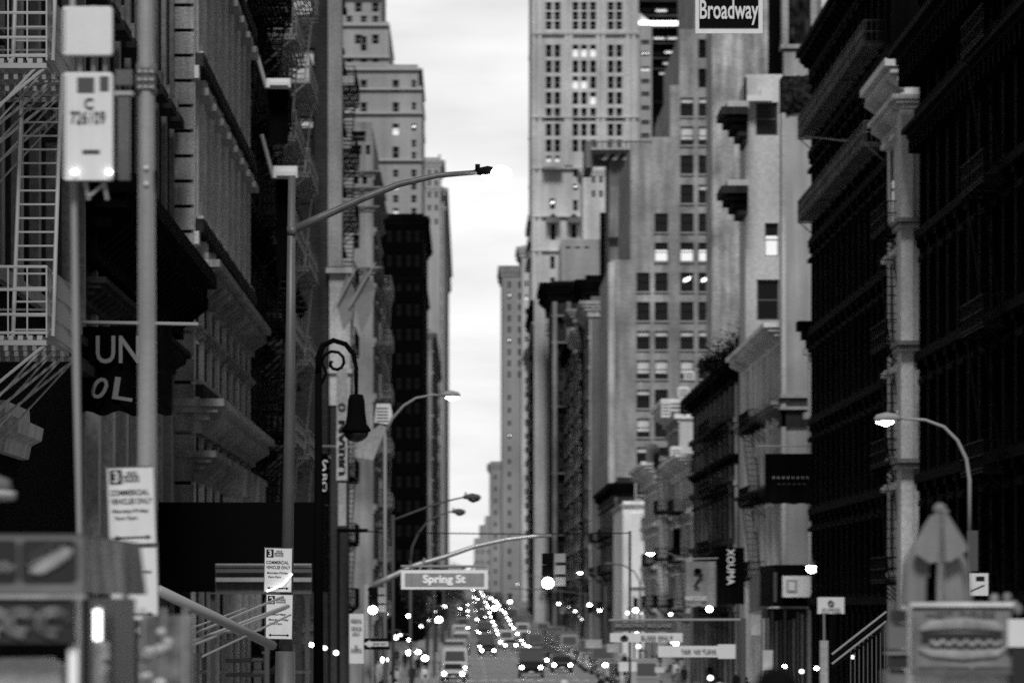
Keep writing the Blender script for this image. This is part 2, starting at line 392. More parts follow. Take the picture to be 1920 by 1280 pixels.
# 2 dark shopfront building under the banner
b2 = bld('dark building with deep black cornices behind the hanging banner', 102, 133, [(-60, 148, -500)], 's_dark', 1,
    bays=dict(n=9, storey=4.0, z0=10.0, wf=.55, hf=.7, pil=(.4, .6), pm='s_mid', belt=0), corn=((330, 1.1, 1.5, 's_black'), (520, .5, .5, 's_dark')))
for j in range(7): MB().box(-7, -6.72, 103+j*4.2, 103.9+j*4.2, 2.0, 6.1, 's_light').build('pilaster', b2)
# 3 rusticated stone loft with fluted piers
b3 = bld('stone loft with a rusticated corner and fluted piers', 134, 168, [(150, 358, -300)], 's_dark', 1,
    bays=dict(n=8, storey=3.9, z0=3.2, wf=.5, hf=.72, pil=(.45, 1.1), pm='s_pale', belt=.3, hood='s_light'), corn=((488, .7, .8, 's_rust'), (748, .8, .8, 's_light'), (845, .6, .7, 's_rust'), (610, .25, .3, 's_rust')), rec=.9)
k = MB(); z = PZ(1000, 134)
while z < PZ(-60, 134):
    k.box(PX(309, 134), PX(364, 134), 133.72, 134.6, z+.05, z+.56, 's_rust'); z += 47/79.6
k.build('quoin', b3)
k = MB()
for j in range(8):      # fluted ribs running up past the first cornice
    k.tube([(-6.5, 135.2+j*4.1, PZ(480, 134)), (-6.5, 135.2+j*4.1, 22)], .075, 's_pale', 8)
k.build('column', b3)
for j in range(4):
    MB().box(-6.5, -6.0, 150+j*4.5, 151+j*4.5, 1.0, 5.0, 's_pale').box(-6.5, -5.9, 149.8+j*4.5, 151.2+j*4.5, 4.6, 5.3, 's_light').build('pilaster', b3)
# 4 brick tenement with stacked iron balconies
b4 = bld('dark brick tenement covered with stacked iron fire escapes', 172, 226, [(300, 446, -300)], 'b_dark', 1,
    bays=dict(n=12, storey=3.4, z0=1.2, wf=.42, hf=.62, belt=.15), corn=((400, .6, .8, 's_black'),))
M('fe4', 0.25, .5)
for (a, c) in ((176, 186), (190, 200), (206, 218)): fire_escape(b4, -7, 1, a, c, [.3+3.4*k for k in range(8)], 'fe4' if a > 180 else 'iron', 1.2)
# 5 dark brick party wall with windows, grey corner pier
b5 = bld('dark brick party wall with sash windows and a pale corner pier', 282, 310, [(470, 615, -260)], 'b_dark', 1,
    fw=[(568, -42, 38, 72, 'lit'), (568, 90, 46, 68, 'full'), (565, 218, 48, 74, 'half'), (565, 345, 46, 72, 'dark'), (560, 470, 46, 70, 'dark'), (500, 90, 40, 68, 'dark'), (500, 218, 40, 68, 'dark')],
    bays=dict(n=6, storey=3.3, z0=2, wf=.5, hf=.6, belt=0), fr='iron')
MB().box(PX(615, 282), PX(641, 282), 282, 284, PZ(500, 282), PZ(-200, 282), 's_mid').build('pier', b5)
MB().box(PX(618, 282), PX(657, 282), 281.7, 286, PZ(760, 282), PZ(503, 282), 's_light').box(PX(620, 282), PX(652, 282), 281.8, 286, -5, PZ(761, 282), 's_dark').box(PX(612, 282), PX(662, 282), 281.3, 287, PZ(513, 282), PZ(503, 282), 's_light').box(PX(616, 282), PX(660, 282), 281.5, 287, PZ(700, 282), PZ(692, 282), 's_light').build('storefront_pier', b5)
for zz in (503, 690, 850):
    MB().box(-7, -6.3, 284, 309, PZ(zz+8, 282), PZ(zz, 282), 's_pale').build('belt_course', b5)
# 6 pale terraced building
b6 = bld('pale stepped building with stacked cornices behind the brick wall', 410, 440, [(600, 655, 235), (655, 698, 238)], 's_mid', 1,
    fw=[(672, 246, 28, 20, 'rough'), (668, 272, 20, 18, 'rough'), (690, 272, 8, 18, 'rough'), (668, 330, 9, 15, 'rough'), (684, 330, 9, 15, 'rough'), (668, 440, 12, 26, 'rough')],
    bays=dict(n=5, storey=4, z0=1, wf=.5, hf=.6, pil=(.4, .6), belt=.3), corn=((320, .6, .4), (350, .7, .5), (386, .5, .4), (500, .7, .5)))
b6b = bld('narrow grey loft with a dark recessed bay beside the black tower', 520, 562, [(640, 712, 520)], 's_mid', 1,
    bays=dict(n=6, storey=4, z0=1, wf=.6, hf=.7, pil=(.5, .8), belt=.2), corn=((522, .6, .7),))
# 7 black slab
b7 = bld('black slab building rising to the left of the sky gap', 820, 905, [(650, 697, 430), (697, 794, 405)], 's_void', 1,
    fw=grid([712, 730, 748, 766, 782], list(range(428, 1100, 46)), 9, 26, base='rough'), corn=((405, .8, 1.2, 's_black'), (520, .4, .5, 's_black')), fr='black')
# 8 stepped tower
G = {(1, 1): 'lit'}
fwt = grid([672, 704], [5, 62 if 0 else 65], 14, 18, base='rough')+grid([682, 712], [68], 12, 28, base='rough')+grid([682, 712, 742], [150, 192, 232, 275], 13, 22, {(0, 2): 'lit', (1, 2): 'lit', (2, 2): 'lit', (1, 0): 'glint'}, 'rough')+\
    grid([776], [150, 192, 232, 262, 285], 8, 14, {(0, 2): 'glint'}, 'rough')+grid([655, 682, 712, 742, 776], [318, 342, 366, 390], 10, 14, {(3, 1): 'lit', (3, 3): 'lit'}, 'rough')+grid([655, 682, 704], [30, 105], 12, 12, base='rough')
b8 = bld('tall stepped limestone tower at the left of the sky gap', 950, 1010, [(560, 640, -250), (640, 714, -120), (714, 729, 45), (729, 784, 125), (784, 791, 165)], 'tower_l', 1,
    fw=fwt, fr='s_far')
M('t_trim', 0.42, .8)
k = MB()
for (a, c, y) in ((640, 729, 45), (640, 791, 128), (640, 791, 210), (640, 791, 298), (640, 714, -5), (640, 729, 105), (640, 791, 165)): k.box(PX(a, 950), PX(c+1.5, 950), 949.4, 1010.5, PZ(y+4, 950), PZ(y, 950), 't_trim')
k.build('belt_course', b8)
b9 = bld('wide grey office tower with a corner turret behind the stepped tower', 1300, 1340, [(700, 822, 298), (822, 826, 292)], 'tower_l', 1,
    fw=grid([775, 790, 805, 818], [318, 338, 360, 384, 410], 5, 11, base='rough'), fr='s_far', corn=((300, 1, 1.5, 't_trim'), (350, .6, 1, 't_trim')))
b10 = bld('slender grey office building edging the left of the sky gap', 1500, 1900, [(740, 832, 352)], 'tower_l', 1,
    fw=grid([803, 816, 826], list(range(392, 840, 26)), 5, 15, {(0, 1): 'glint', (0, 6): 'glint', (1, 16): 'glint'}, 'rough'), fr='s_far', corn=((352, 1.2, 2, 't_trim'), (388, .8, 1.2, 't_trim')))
# pale strip in front of b10
b11 = bld('low pale loft row at the foot of the grey office building', 1060, 1280, [(740, 809, 620)], 's_light', 1, bays=dict(n=20, storey=4, z0=1, wf=.6, hf=.6, pil=(.6, 1.2), belt=.4), corn=((622, 1, 1.2),))
# ================================================================== right-hand buildings
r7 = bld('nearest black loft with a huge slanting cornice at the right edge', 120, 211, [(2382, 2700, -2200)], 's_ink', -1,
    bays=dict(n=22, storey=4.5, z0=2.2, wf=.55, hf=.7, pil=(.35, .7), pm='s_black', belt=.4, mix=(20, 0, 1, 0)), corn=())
def run(root, x, y0, y1, z, pr, h, m, name='cornice'):
    mb = MB()
    for f, a, c in ((1, 0, .2), (.8, .2, .4), (.5, .4, .62), (.25, .62, 1)): mb.box(x-pr*f, x-.003, y0, y1, z-h*c, z-h*a, m)
    y = y0+.4
    while y < y1: mb.box(x-pr*.75, x-.01, y, y+.35, z-h*1.1, z-h*.41, m); y += 1.7
    return mb.build(name, root)
run(r7, 17, 130, 211, 22.2, 1.5, 1.2, 's_black'); run(r7, 17, 130, 211, 19.3, 1.0, .8, 's_black')
fire_escape(r7, 17, -1, 176, 184, [1.4+4.5*k for k in range(5)], 'iron', 1.1)
# pale pier with quoins
r6 = bld('narrow pale stone front with ring courses between two black lofts', 213, 226, [(1712, 1760, 160)], 's_pale', -1, corn=((112, 1.1, 1.3, 's_pale'), (178, .8, .8, 's_pale')),
    bays=dict(n=3, storey=4.5, z0=3, wf=.5, hf=.7, belt=0))
k = MB(); k.box(PX(1689, 213), PX(1712, 213), 212.8, 215, -5, PZ(175, 213), 's_pale'); k.build('pier', r6)
k = MB(); z = PZ(1060, 213)
while z < PZ(240, 213):
    k.box(PX(1722, 213), PX(1741, 213), 212.75, 213.6, z, z+.27, 's_pale'); z += .34
k.build('quoin', r6)
for py in (400, 630, 850):
    MB().box(PX(1680, 213), PX(1745, 213), 212.1, 216, PZ(py+18, 213), PZ(py+10, 213), 's_mid').box(PX(1684, 213), PX(1742, 213), 212.3, 216, PZ(py+28, 213), PZ(py+20, 213), 's_light').build('ring_course', r6)
# black mass
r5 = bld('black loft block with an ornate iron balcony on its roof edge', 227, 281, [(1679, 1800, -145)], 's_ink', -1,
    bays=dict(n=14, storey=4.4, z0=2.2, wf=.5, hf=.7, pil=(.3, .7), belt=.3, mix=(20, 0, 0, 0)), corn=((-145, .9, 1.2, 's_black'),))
M('rail_orn', .07, .6, 'stone', 4, .5)
fire_escape(r5, 17.3, -1, 232, 279, [20.5, 24.6], 'rail_orn', 1.2)
r5c = MB(); r5c.box(PX(1536, 281), PX(1556, 281), 279, 281, PZ(92, 281), PZ(-60, 281), 's_pale').box(PX(1560, 279), PX(1566, 279), 278, 279, PZ(92, 281), PZ(-60, 281), 's_light'); r5c.build('pilaster', r5)
r5b = bld('tall black rear wall beside the bright plastered wall', 520, 545, [(1437, 1490, -200)], 's_ink', -1)
# pier with capital
r4 = bld('corner building with a tall plastered pier and leafy black capital', 300, 328, [(1528, 1700, -250)], 's_mid', -1, bays=dict(n=6, storey=4.6, z0=3, wf=.5, hf=.7, belt=.2))
M('pl', 0.36, .85, 'stone', 1.5, .15); M('orn', 0.03, .9, 'stone', 6, .8, 1)
p = MB(); p.box(PX(1468, 300), PX(1529, 300), 300, 301.6, -5, PZ(212, 300), 'pl').box(PX(1465, 300), PX(1473, 300), 299.8, 301.6, -5, PZ(212, 300), 's_light'); p.build('pier', r4)
p = MB(); p.box(PX(1470, 300), PX(1527, 300), 299.9, 301.6, PZ(143, 300), PZ(95, 300), 's_light').box(PX(1464, 300), PX(1532, 300), 299.7, 301.6, PZ(92, 300), PZ(84, 300), 's_light')
for xx in (1467, 1520): p.box(PX(xx, 300), PX(xx+11, 300), 299.8, 301.6, PZ(84, 300), PZ(-60, 300), 's_light')
p.box(PX(1478, 300), PX(1520, 300), 300.6, 301.4, PZ(84, 300), PZ(-60, 300), 'orn').build('attic', r4)
p = MB()
for i in range(90):
    cx = PX(1468+random.random()*58, 300); cz = PZ(148+random.random()*62, 300); s_ = .1+.12*random.random()
    p.ball((cx, 299.75+.2*random.random(), cz), s_, 'orn', 6, 1.3)
p.box(PX(1464, 300), PX(1530, 300), 299.9, 301.5, PZ(210, 300), PZ(146, 300), 'orn').build('capital', r4)
p = MB(); 
for f, a, c in ((1, 740, 746), (.7, 746, 754), (1.2, 762, 768), (.5, 768, 800)): p.box(PX(1462, 300), PX(1530, 300), 300-.4*f, 301.5, PZ(c, 300), PZ(a, 300), 's_dark' if f < 1 else 'pl')
p.build('cornice', r4)
p = MB(); p.box(PX(1514, 290), PX(1526, 290), 289, 290, -5, PZ(660, 290), 's_pale')
for y in (660, 780, 930): p.box(PX(1506, 290), PX(1526, 290), 288.6, 290.2, PZ(y+6, 290), PZ(y-6, 290), 's_pale')
p.build('corner_column', r4)
for j in range(4): MB().box(PX(1492+j*9, 284), PX(1530, 284), 282, 284, PZ(622+j*16, 284), PZ(605+j*16, 284), 's_ink').build('bracket', r5)
# light fluted front
r3a = bld('pale cast-iron front with fluted columns and leaning cornices', 304, 348, [(1476, 1530, 606)], 's_pale', -1,
    bays=dict(n=7, storey=4.3, z0=4.0, wf=.45, hf=.72, pil=(.5, .9), belt=0, round=1), corn=((606, 1.3, 1.1), (752, .9, .9, 's_mid'), (905, .8, .8, 's_dark')), rec=.5)
# plaster wall with the lit window and dark bracket
r3b = bld('grey plaster party wall with one lit window and black patches', 350, 358, [(1398, 1470, 150)], 's_plaster', -1,
    fw=[(1447, 418, 26, 62, 'lit'), (1438, 192, 42, 62, 'dark'), (1440, 524, 42, 76, 'dark')])
M('patch', 0.5, .9, 'stone', 1, .1)
for (py, n) in ((205, 5), (352, 4)):
    mb = MB()
    for j in range(n):
        mb.box(PX(1350+j*11, 349), PX(1400, 349), 347+j*.2, 354, PZ(py+14+j*13, 349), PZ(py+j*13, 349), 's_black' if j in (1, 2) else 's_dark')
    mb.box(PX(1362, 349), PX(1402, 349), 347.5, 353, PZ(py+2, 349), PZ(py-12, 349), 'patch'); mb.build('cornice', r3b)
MB().box(PX(1396, 349), PX(1400, 349), 349, 350, PZ(190, 349), PZ(145, 349), 's_black').box(PX(1400, 349), PX(1448, 349), 348.6, 350, PZ(190, 349), PZ(180, 349), 'white').box(PX(1426, 349), PX(1446, 349), 348.6, 350, PZ(180, 349), PZ(168, 349), 'white').build('gutter', r3b)
r3c = bld('broad bright plastered wall below the hanging street sign', 480, 492, [(1335, 1412, 20), (1412, 1440, -200)], 'b_plaster', -1, corn=())
# dark brick row
r2a = bld('dark brick loft with a jagged black cornice and roof plants', 360, 428, [(1383, 1480, 668)], 's_dark', -1,
    bays=dict(n=9, storey=4.0, z0=2, wf=.5, hf=.65, pil=(.45, .8), pm='s_mid', belt=.5), corn=((680, 1.1, 1.2, 's_black'), (850, .6, .6, 's_black')))
fire_escape(r2a, 17, -1, 372, 392, [1, 5, 9, 13], 'iron', 1.3)
r2b = bld('white painted loft with curled pediment and iron balconies', 432, 470, [(1300, 1370, 850)], 's_pale', -1,
    bays=dict(n=9, storey=3.8, z0=1.5, wf=.5, hf=.65, pil=(.6, .8), belt=.5), corn=((850, 1.4, 1.3, 's_pale'),))
r2b2 = bld('tall narrow grey loft standing over the white painted loft', 472, 500, [(1275, 1345, 745)], 's_light', -1,
    bays=dict(n=7, storey=4, z0=1.5, wf=.5, hf=.65, pil=(.6, .8), belt=.5), corn=((748, 1.6, 1.6, 's_pale'),))
fire_escape(r2b, 17, -1, 436, 448, [1.2, 5, 8.8], 'iron', 1.4)
r2c = bld('small pale loft with a rounded cornice near the blank white wall', 504, 545, [(1236, 1300, 862)], 's_pale', -1,
    bays=dict(n=9, storey=3.8, z0=1.5, wf=.5, hf=.65, pil=(.6, .8), belt=.5), corn=((865, 1.6, 1.5, 's_pale'),))
r2d = bld('blank white party wall with a small black fire escape', 600, 640, [(1168, 1240, 945)], 'white_wall' if 0 else 's_pale', -1, corn=((945, .3, .5, 's_light'),))
MB().box(PX(1184, 599.5), PX(1218, 599.5), 599.6, 599.99, PZ(1100, 600), PZ(962, 600), M('bright', .85, .7, 'stone', .5, .1)).build('painted_panel', r2d)
mb = MB()
for z in (975, 1060):
    mb.box(PX(1202, 598), PX(1222, 598), 597.4, 599.5, PZ(z+1.5, 598), PZ(z, 598), 'iron').tube([P(1204, z, 598), P(1222, z-22, 598)], .1, 'iron', 5)
    for j in range(5): mb.box(PX(1202+j*5, 598), PX(1202+j*5, 598)+.06, 597.5, 597.6, PZ(z, 598), PZ(z-18, 598), 'iron')
mb.build('fire_escape', r2d)
# brick slab with paired windows
rows = [183, 237, 291, 346, 400, 455, 511, 566, 620, 675, 730, 784, 838, 892]
st3 = {0: 'half', 1: 'blind', 5: 'lit', 6: 'glint', 8: 'half', 9: 'blind', 10: 'half'}
fwb = [(1288, y, 25, 35, st3.get(i, 'dark')) for i, y in enumerate(rows[:12])]
fwb += [(1322, y, 25, 35, {0: 'half', 1: 'blind', 3: 'half', 5: 'lit', 6: 'glint', 8: 'half'}.get(i, 'dark')) for i, y in enumerate(rows[:11])]
fwb += [(1322, y, 25, 35, 'rough') for y in (-34, 20, 74, 129)]
fwb += [(1240, y, 25, 35, {1: 'lit', 4: 'half', 5: 'blind', 2: 'dark'}.get(i, 'dark')) for i, y in enumerate(rows[4:])]
fwb += [(1206, y, 25, 35, {2: 'half', 3: 'blind', 4: 'half', 5: 'blind', 6: 'half'}.get(i, 'dark')) for i, y in enumerate(rows[6:])]
bb = bld('big brick slab with paired windows and stepped setbacks on the right', 730, 790, [(1145, 1182, 492), (1182, 1222, 276), (1222, 1256, 262), (1256, 1274, 165), (1274, 1303, 60), (1303, 1345, -150)], 'b_mid', -1, fw=fwb, fr='iron', rec=.35)
k = MB(); k.box(PX(1141, 728), PX(1152, 728), 727.5, 733, -5, PZ(492, 728), 's_light')
k.build('corner_pier', bb)
k = MB()
for x in (1206, 1240, 1288, 1322):
    for y in rows[(6 if x < 1220 else 4 if x < 1260 else 0):]: k.box(PX(x-14, 730), PX(x+14, 730), 729.75, 730-.003, PZ(y+38, 730), PZ(y+35, 730), 's_far')
k.build('sill', bb)
# bracketed tower house with the arched window
M('s_mid2', 0.16, .85, 'stone', .4, .2)
r1c = bld('tower house with a bracketed cornice and one arched window', 900, 925, [(1142, 1226, 292)], 's_mid2', -1, fw=[(1183, 345, 15, 32, 'dark'), (1205, 360, 12, 20, 'rough')])
k = MB(); q = lambda x, y: (PX(x, 900), PZ(y, 900))
k.box(PX(1108, 900), PX(1226, 900), 896.5, 925, PZ(284, 900), PZ(280, 900), 's_light').box(PX(1112, 900), PX(1224, 900), 897.5, 925, PZ(290, 900), PZ(284.5, 900), 's_mid')
for j in range(5): k.prism([q(1128+j*19, 302), q(1136+j*19, 290), q(1144+j*19, 290), q(1136+j*19, 302)], 1, 897.8, 900, 's_light')
k.build('cornice', r1c)
k = MB()
for j in range(11): k.box(PX(1118+j*9, 900), PX(1122+j*9, 900), 899, 900, PZ(280, 900), PZ(266, 900), 's_mid')
k.box(PX(1098, 900), PX(1226, 900), 898.9, 900.2, PZ(267, 900), PZ(265, 900), 's_mid').box(PX(1098, 900), PX(1112, 900), 899, 920, PZ(315, 900), PZ(265, 900), 's_mid2').build('parapet', r1c)
MB().box(PX(1142, 900), PX(1164, 900), 899, 900, -5, PZ(350, 900), 's_mid').box(PX(1138, 900), PX(1180, 900), 898, 900, PZ(452, 900), PZ(446, 900), 's_dark').box(PX(1170, 900), PX(1196, 900), 899.2, 900-.003, PZ(382, 900), PZ(378, 900), 's_light').build('pier', r1c)
k = MB(); k.tube([P(1183, 345, 899.9), P(1183, 345, 900.4)], .62, 'glass', 12); k.build('arch', r1c)
r2 = bld('dark loft with a heavy black cornice and tall narrow bays', 1000, 1040, [(1034, 1147, 530)], 's_dark', -1,
    fw=grid([1052, 1082, 1108, 1132], list(range(590, 1090, 48)), 10, 30, base='rough'), corn=((530, 2.2, 3.2, 's_black'),), zb=-6)
k = MB()
for x in (1040, 1066, 1094, 1120, 1142): k.box(PX(x-3.5, 1000), PX(x+3.5, 1000), 998.6, 1000, -5, PZ(566, 1000), 's_mid')
k.box(PX(1100, 1000), PX(1118, 1000), 998, 1000, PZ(610, 1000), PZ(570, 1000), 's_light'); k.build('pier', r2)
for y in (590, 640, 760, 885, 1000): MB().box(PX(1034, 1000), PX(1147, 1000), 998.9, 999.99, PZ(y+4, 1000), PZ(y, 1000), 's_mid2').build('belt_course', r2)
# lower fronts between r2 and bb along the street
rw = [('slim pale-piered loft just left of the big brick slab', 795, 832, 560, 's_mid2', 's_light', 1.0), ('black narrow loft second from the big brick slab', 834, 862, 520, 's_ink', 's_dark', .6), ('grey loft with bold stone piers third from the brick slab', 864, 905, 610, 's_mid', 's_pale', 1.3),
    ('dim loft fourth from the brick slab', 907, 935, 575, 's_dark', 's_mid', .7), ('blackened loft fifth from the brick slab', 937, 992, 640, 's_ink', 's_light', 1.1)]
for lb, ya, yb, tp, m1, m2, pp in rw:   # five narrow fronts in a row
    bld(lb, ya, yb, [(VX+17*F/ya, VX+17*F/ya+40, tp)], m1, -1, bays=dict(n=2, storey=4.2, z0=1.5, wf=.6, hf=.7, pil=(pp, 2.0), pm=m2, belt=.5, hood=m2), corn=((tp+4, 1.6, 2.2, 's_black' if m1 == 's_ink' else m2),), rec=.6)
r2f = bld('low dark shop row with black balconies beside the blank white wall', 645, 725, [(1156, 1190, 900)], 's_dark', -1,
    bays=dict(n=12, storey=4.2, z0=1.5, wf=.6, hf=.7, pil=(.7, 1.6), pm='s_mid', belt=.4), corn=((905, 1, 1.4, 's_black'),))
r1d = bld('small cream tower with twin windows next to the bracketed tower house', 1150, 1175, [(1093, 1150, 312)], 'tower_r', -1,
    fw=grid([1113, 1127], [330, 357], 6, 13, base='rough'), fr='s_far', corn=((318, .8, 1.2),))
r1e = bld('plain grey block behind the heavy black cornice', 1100, 1130, [(1052, 1140, 452)], 'tower_l', -1, fw=grid([1065, 1083, 1100], [462], 9, 4, base='rough'))
MB().box(PX(1125, 1099), PX(1140, 1099), 1097, 1100, -5, PZ(400, 1099), 's_black').build('shaft', r1e)
M('glass_dark', .02, .3)
r1b = bld('dark glass office tower with lit floors behind the brick slab', 1400, 1440, [(1196, 1330, -150)], 's_ink', -1,
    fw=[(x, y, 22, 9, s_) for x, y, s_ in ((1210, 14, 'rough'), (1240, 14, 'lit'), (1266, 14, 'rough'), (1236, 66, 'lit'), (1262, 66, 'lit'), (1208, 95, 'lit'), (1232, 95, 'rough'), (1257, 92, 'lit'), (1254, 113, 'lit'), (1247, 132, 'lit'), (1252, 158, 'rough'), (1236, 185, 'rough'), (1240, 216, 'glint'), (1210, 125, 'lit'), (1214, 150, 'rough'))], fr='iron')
mb = MB()
for y in (0, 28, 50, 80, 108, 128): mb.box(PX(1196, 1400), PX(1330, 1400), 1399, 1399.99, PZ(y+4, 1400), PZ(y, 1400), 's_dark')
mb.build('floor_band', r1b)
MB().box(PX(1198, 1398), PX(1276, 1398), 1396, 1399, PZ(48, 1398), PZ(41, 1398), 'lit').prism([(PX(1198, 1398), PZ(48, 1398)), (PX(1222, 1398), PZ(44, 1398)), (PX(1198, 1398), PZ(24, 1398))], 1, 1397, 1399, 's_pale').build('terrace_light', r1b)
r1f = bld('grey narrow office wing between the great tower and the brick slab', 1320, 1350, [(1196, 1222, 50)], 'tower_l', -1,
    fw=[(x, y, 8, 9, s_) for x in (1206, 1214) for y, s_ in ((75, 'rough'), (97, 'glint'), (125, 'lit'), (148, 'rough'), (172, 'rough'), (198, 'rough'), (225, 'rough'), (250, 'rough'))], fr='s_far')
# great ribbed tower
fr_ = []
cols = [1029, 1045, 1079, 1095, 1112, 1145, 1161]
for x in cols:
    for y in [4, 22, 40]+[84+29.6*k for k in range(7)]:
        if x > 1120 and y > 270: continue
        st_ = 'rough'
        if (x, round(y)) in ((1079, 84), (1095, 84), (1112, 84), (1079, 143), (1095, 143), (1112, 173)): st_ = 'lit'
        fr_.append((x, y, 11.5, 23 if y > 60 else 15.5, st_))
fr_ += [(1029, 292, 9, 12, 'lit'), (1045, 292, 9, 12, 'lit'), (1036, 372, 10, 20, 'glint'), (1079, 318, 9, 14, 'rough'), (1079, 345, 9, 12, 'glint'), (1079, 375, 9, 20, 'rough'), (1037, 420, 10, 30, 'rough'), (1076, 420, 10, 26, 'rough'), (1036, 480, 9, 24, 'rough'), (1036, 520, 9, 14, 'rough')]
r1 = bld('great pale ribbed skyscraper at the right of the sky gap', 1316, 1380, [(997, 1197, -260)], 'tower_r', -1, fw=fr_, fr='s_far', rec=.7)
k = MB()
for x in (1001, 1012, 1062, 1070, 1121, 1131, 1177, 1188): k.box(PX(x-3.2, 1316), PX(x+3.2, 1316), 1315.3, 1316, -5 if x < 1020 else PZ(310, 1316), PZ(-200, 1316), 'tower_r')
k.build('rib', r1)
for y in (60, 62, 218, 314, 404, 468): MB().box(PX(996, 1316), PX(1198 if y < 300 else 1110, 1316), 1315.1, 1380.3, PZ(y+3, 1316), PZ(y+.4, 1316), 'tower_r').build('belt_course', r1)
k = MB()
for x in (1037, 1076):
    k.box(PX(x-13, 1314), PX(x+13, 1314), 1312.5, 1316, PZ(418, 1314), PZ(408, 1314), 's_mid2'); k.prism([(PX(x-8, 1314), PZ(408, 1314)), (PX(x+8, 1314), PZ(408, 1314)), (PX(x, 1314), PZ(400, 1314))], 1, 1313, 1316, 's_dark')
k.box(PX(1018, 1314), PX(1054, 1314), 1312.8, 1316, PZ(318, 1314), PZ(313, 1314), 's_mid'); k.build('hood', r1)
k = MB()
for y in (400, 440, 470): k.box(PX(990, 1316), PX(1002, 1316), 1320, 1378, PZ(y+12, 1316), PZ(y, 1316), 's_mid')
k.build('balcony', r1)
# lower long building row in front of the tower, pale corner pier going down to the street
for lb, ya, yb, tp, m1, m2 in (('grey office front directly under the ribbed skyscraper', 1050, 1095, 600, 's_far', 's_light'), ('black office front behind the dark corniced loft', 1098, 1150, 560, 's_ink', 's_dark'), ('stone office front in the middle of the far right row', 1153, 1200, 630, 's_mid', 's_pale'), ('dark slim office front toward the end of the right row', 1203, 1255, 585, 's_dark', 's_mid'), ('pale last office front of the right row before the skyscraper', 1258, 1312, 650, 's_light', 's_pale')):
    r1g = bld(lb, ya, yb, [(VX+(13 if ya < 1100 else 13.6)*F/ya, VX+13*F/ya+45, tp)], m1, -1, bays=dict(n=1, storey=4.2, z0=1, wf=.55, hf=.7, pil=(1.3, 3.0), pm=m2, belt=.6, hood=m2), corn=((tp+3, 1.4, 2.4),), rec=.6)
MB().box(PX(1001, 1052), PX(1022, 1052), 1049, 1052, -5, PZ(560, 1052), 'tower_r').build('corner_pier', r1g)
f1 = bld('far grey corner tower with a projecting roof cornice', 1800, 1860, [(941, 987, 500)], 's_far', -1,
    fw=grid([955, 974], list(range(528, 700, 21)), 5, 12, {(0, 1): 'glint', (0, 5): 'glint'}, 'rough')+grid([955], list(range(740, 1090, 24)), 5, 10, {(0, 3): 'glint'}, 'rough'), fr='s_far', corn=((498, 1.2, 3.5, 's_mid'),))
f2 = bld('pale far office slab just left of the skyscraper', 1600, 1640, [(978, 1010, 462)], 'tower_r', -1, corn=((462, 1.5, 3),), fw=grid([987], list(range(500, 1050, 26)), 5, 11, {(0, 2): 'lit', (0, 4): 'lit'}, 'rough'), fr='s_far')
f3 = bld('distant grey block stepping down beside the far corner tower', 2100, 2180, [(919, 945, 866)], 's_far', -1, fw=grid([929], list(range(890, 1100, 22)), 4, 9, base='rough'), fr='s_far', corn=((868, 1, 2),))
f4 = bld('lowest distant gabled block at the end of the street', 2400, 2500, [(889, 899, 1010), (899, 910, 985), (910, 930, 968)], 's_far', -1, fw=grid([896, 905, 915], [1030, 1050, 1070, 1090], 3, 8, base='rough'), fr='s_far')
f5 = bld('long low dark building closing the end of the street', 2600, 2680, [(560, 905, 1088)], 's_dark', -1, fw=grid(list(range(800, 900, 12)), [1112, 1122], 5, 5, {(2, 0): 'lit', (5, 1): 'lit'}, 'rough'))

for (rt, x, s_, a, c, zs, m_) in ((r3a, 17, -1, 322, 334, [3.2+4.3*k for k in range(3)], 'iron'), (r2f, 16.2, -1, 650, 668, [1+4.2*k for k in range(3)], 'iron'), (r2f, 16.2, -1, 690, 710, [1+4.2*k for k in range(3)], 'iron'), (r2c, 17, -1, 510, 522, [1.5+3.8*k for k in range(2)], 'iron'), (r2b2, 17, -1, 476, 488, [1.5+4*k for k in range(4)], 'iron'), (r6, 17, -1, 216, 224, [2.6+4.5*k for k in range(4)], 'iron'), (b6, -7, 1, 420, 436, [1+4*k for k in range(7)], 'fe4'), (b5, -7, 1, 288, 300, [1.6+3.3*k for k in range(9)], 'iron')):
    fire_escape(rt, x, s_, a, c, zs, m_, 1.2)
# ================================================================== street lamps and poles
def lamp_head(parent, c, d, m='lamp', lit=True, s=1.0, body='iron_grey'):
    """cobra head pointing along +d (x sign)"""
    mb = MB(); x, y, z = c
    mb.tube([(x, y, z), (x+d*.12*s, y, z+.02*s), (x+d*.35*s, y, z+.03*s), (x+d*.6*s, y, z), (x+d*.68*s, y, z-.02*s)], [.05*s, .09*s, .13*s, .1*s, .03*s], body, 10, .8)
    mb.box(x+d*.1*s-.03, x+d*.1*s+.03, y-.03, y+.03, z+.06*s, z+.2*s, body)
    h = mb.build('lamp_head', parent, smooth=True)
    gl = MB(); gl.tube([(x+d*.2*s, y, z-.07*s), (x+d*.38*s, y, z-.11*s), (x+d*.62*s, y, z-.07*s)], [.05*s, .1*s, .05*s], m if lit else 'glass', 10, .8)
    gl.build('lamp_lens', h, smooth=True)
WOI = WO
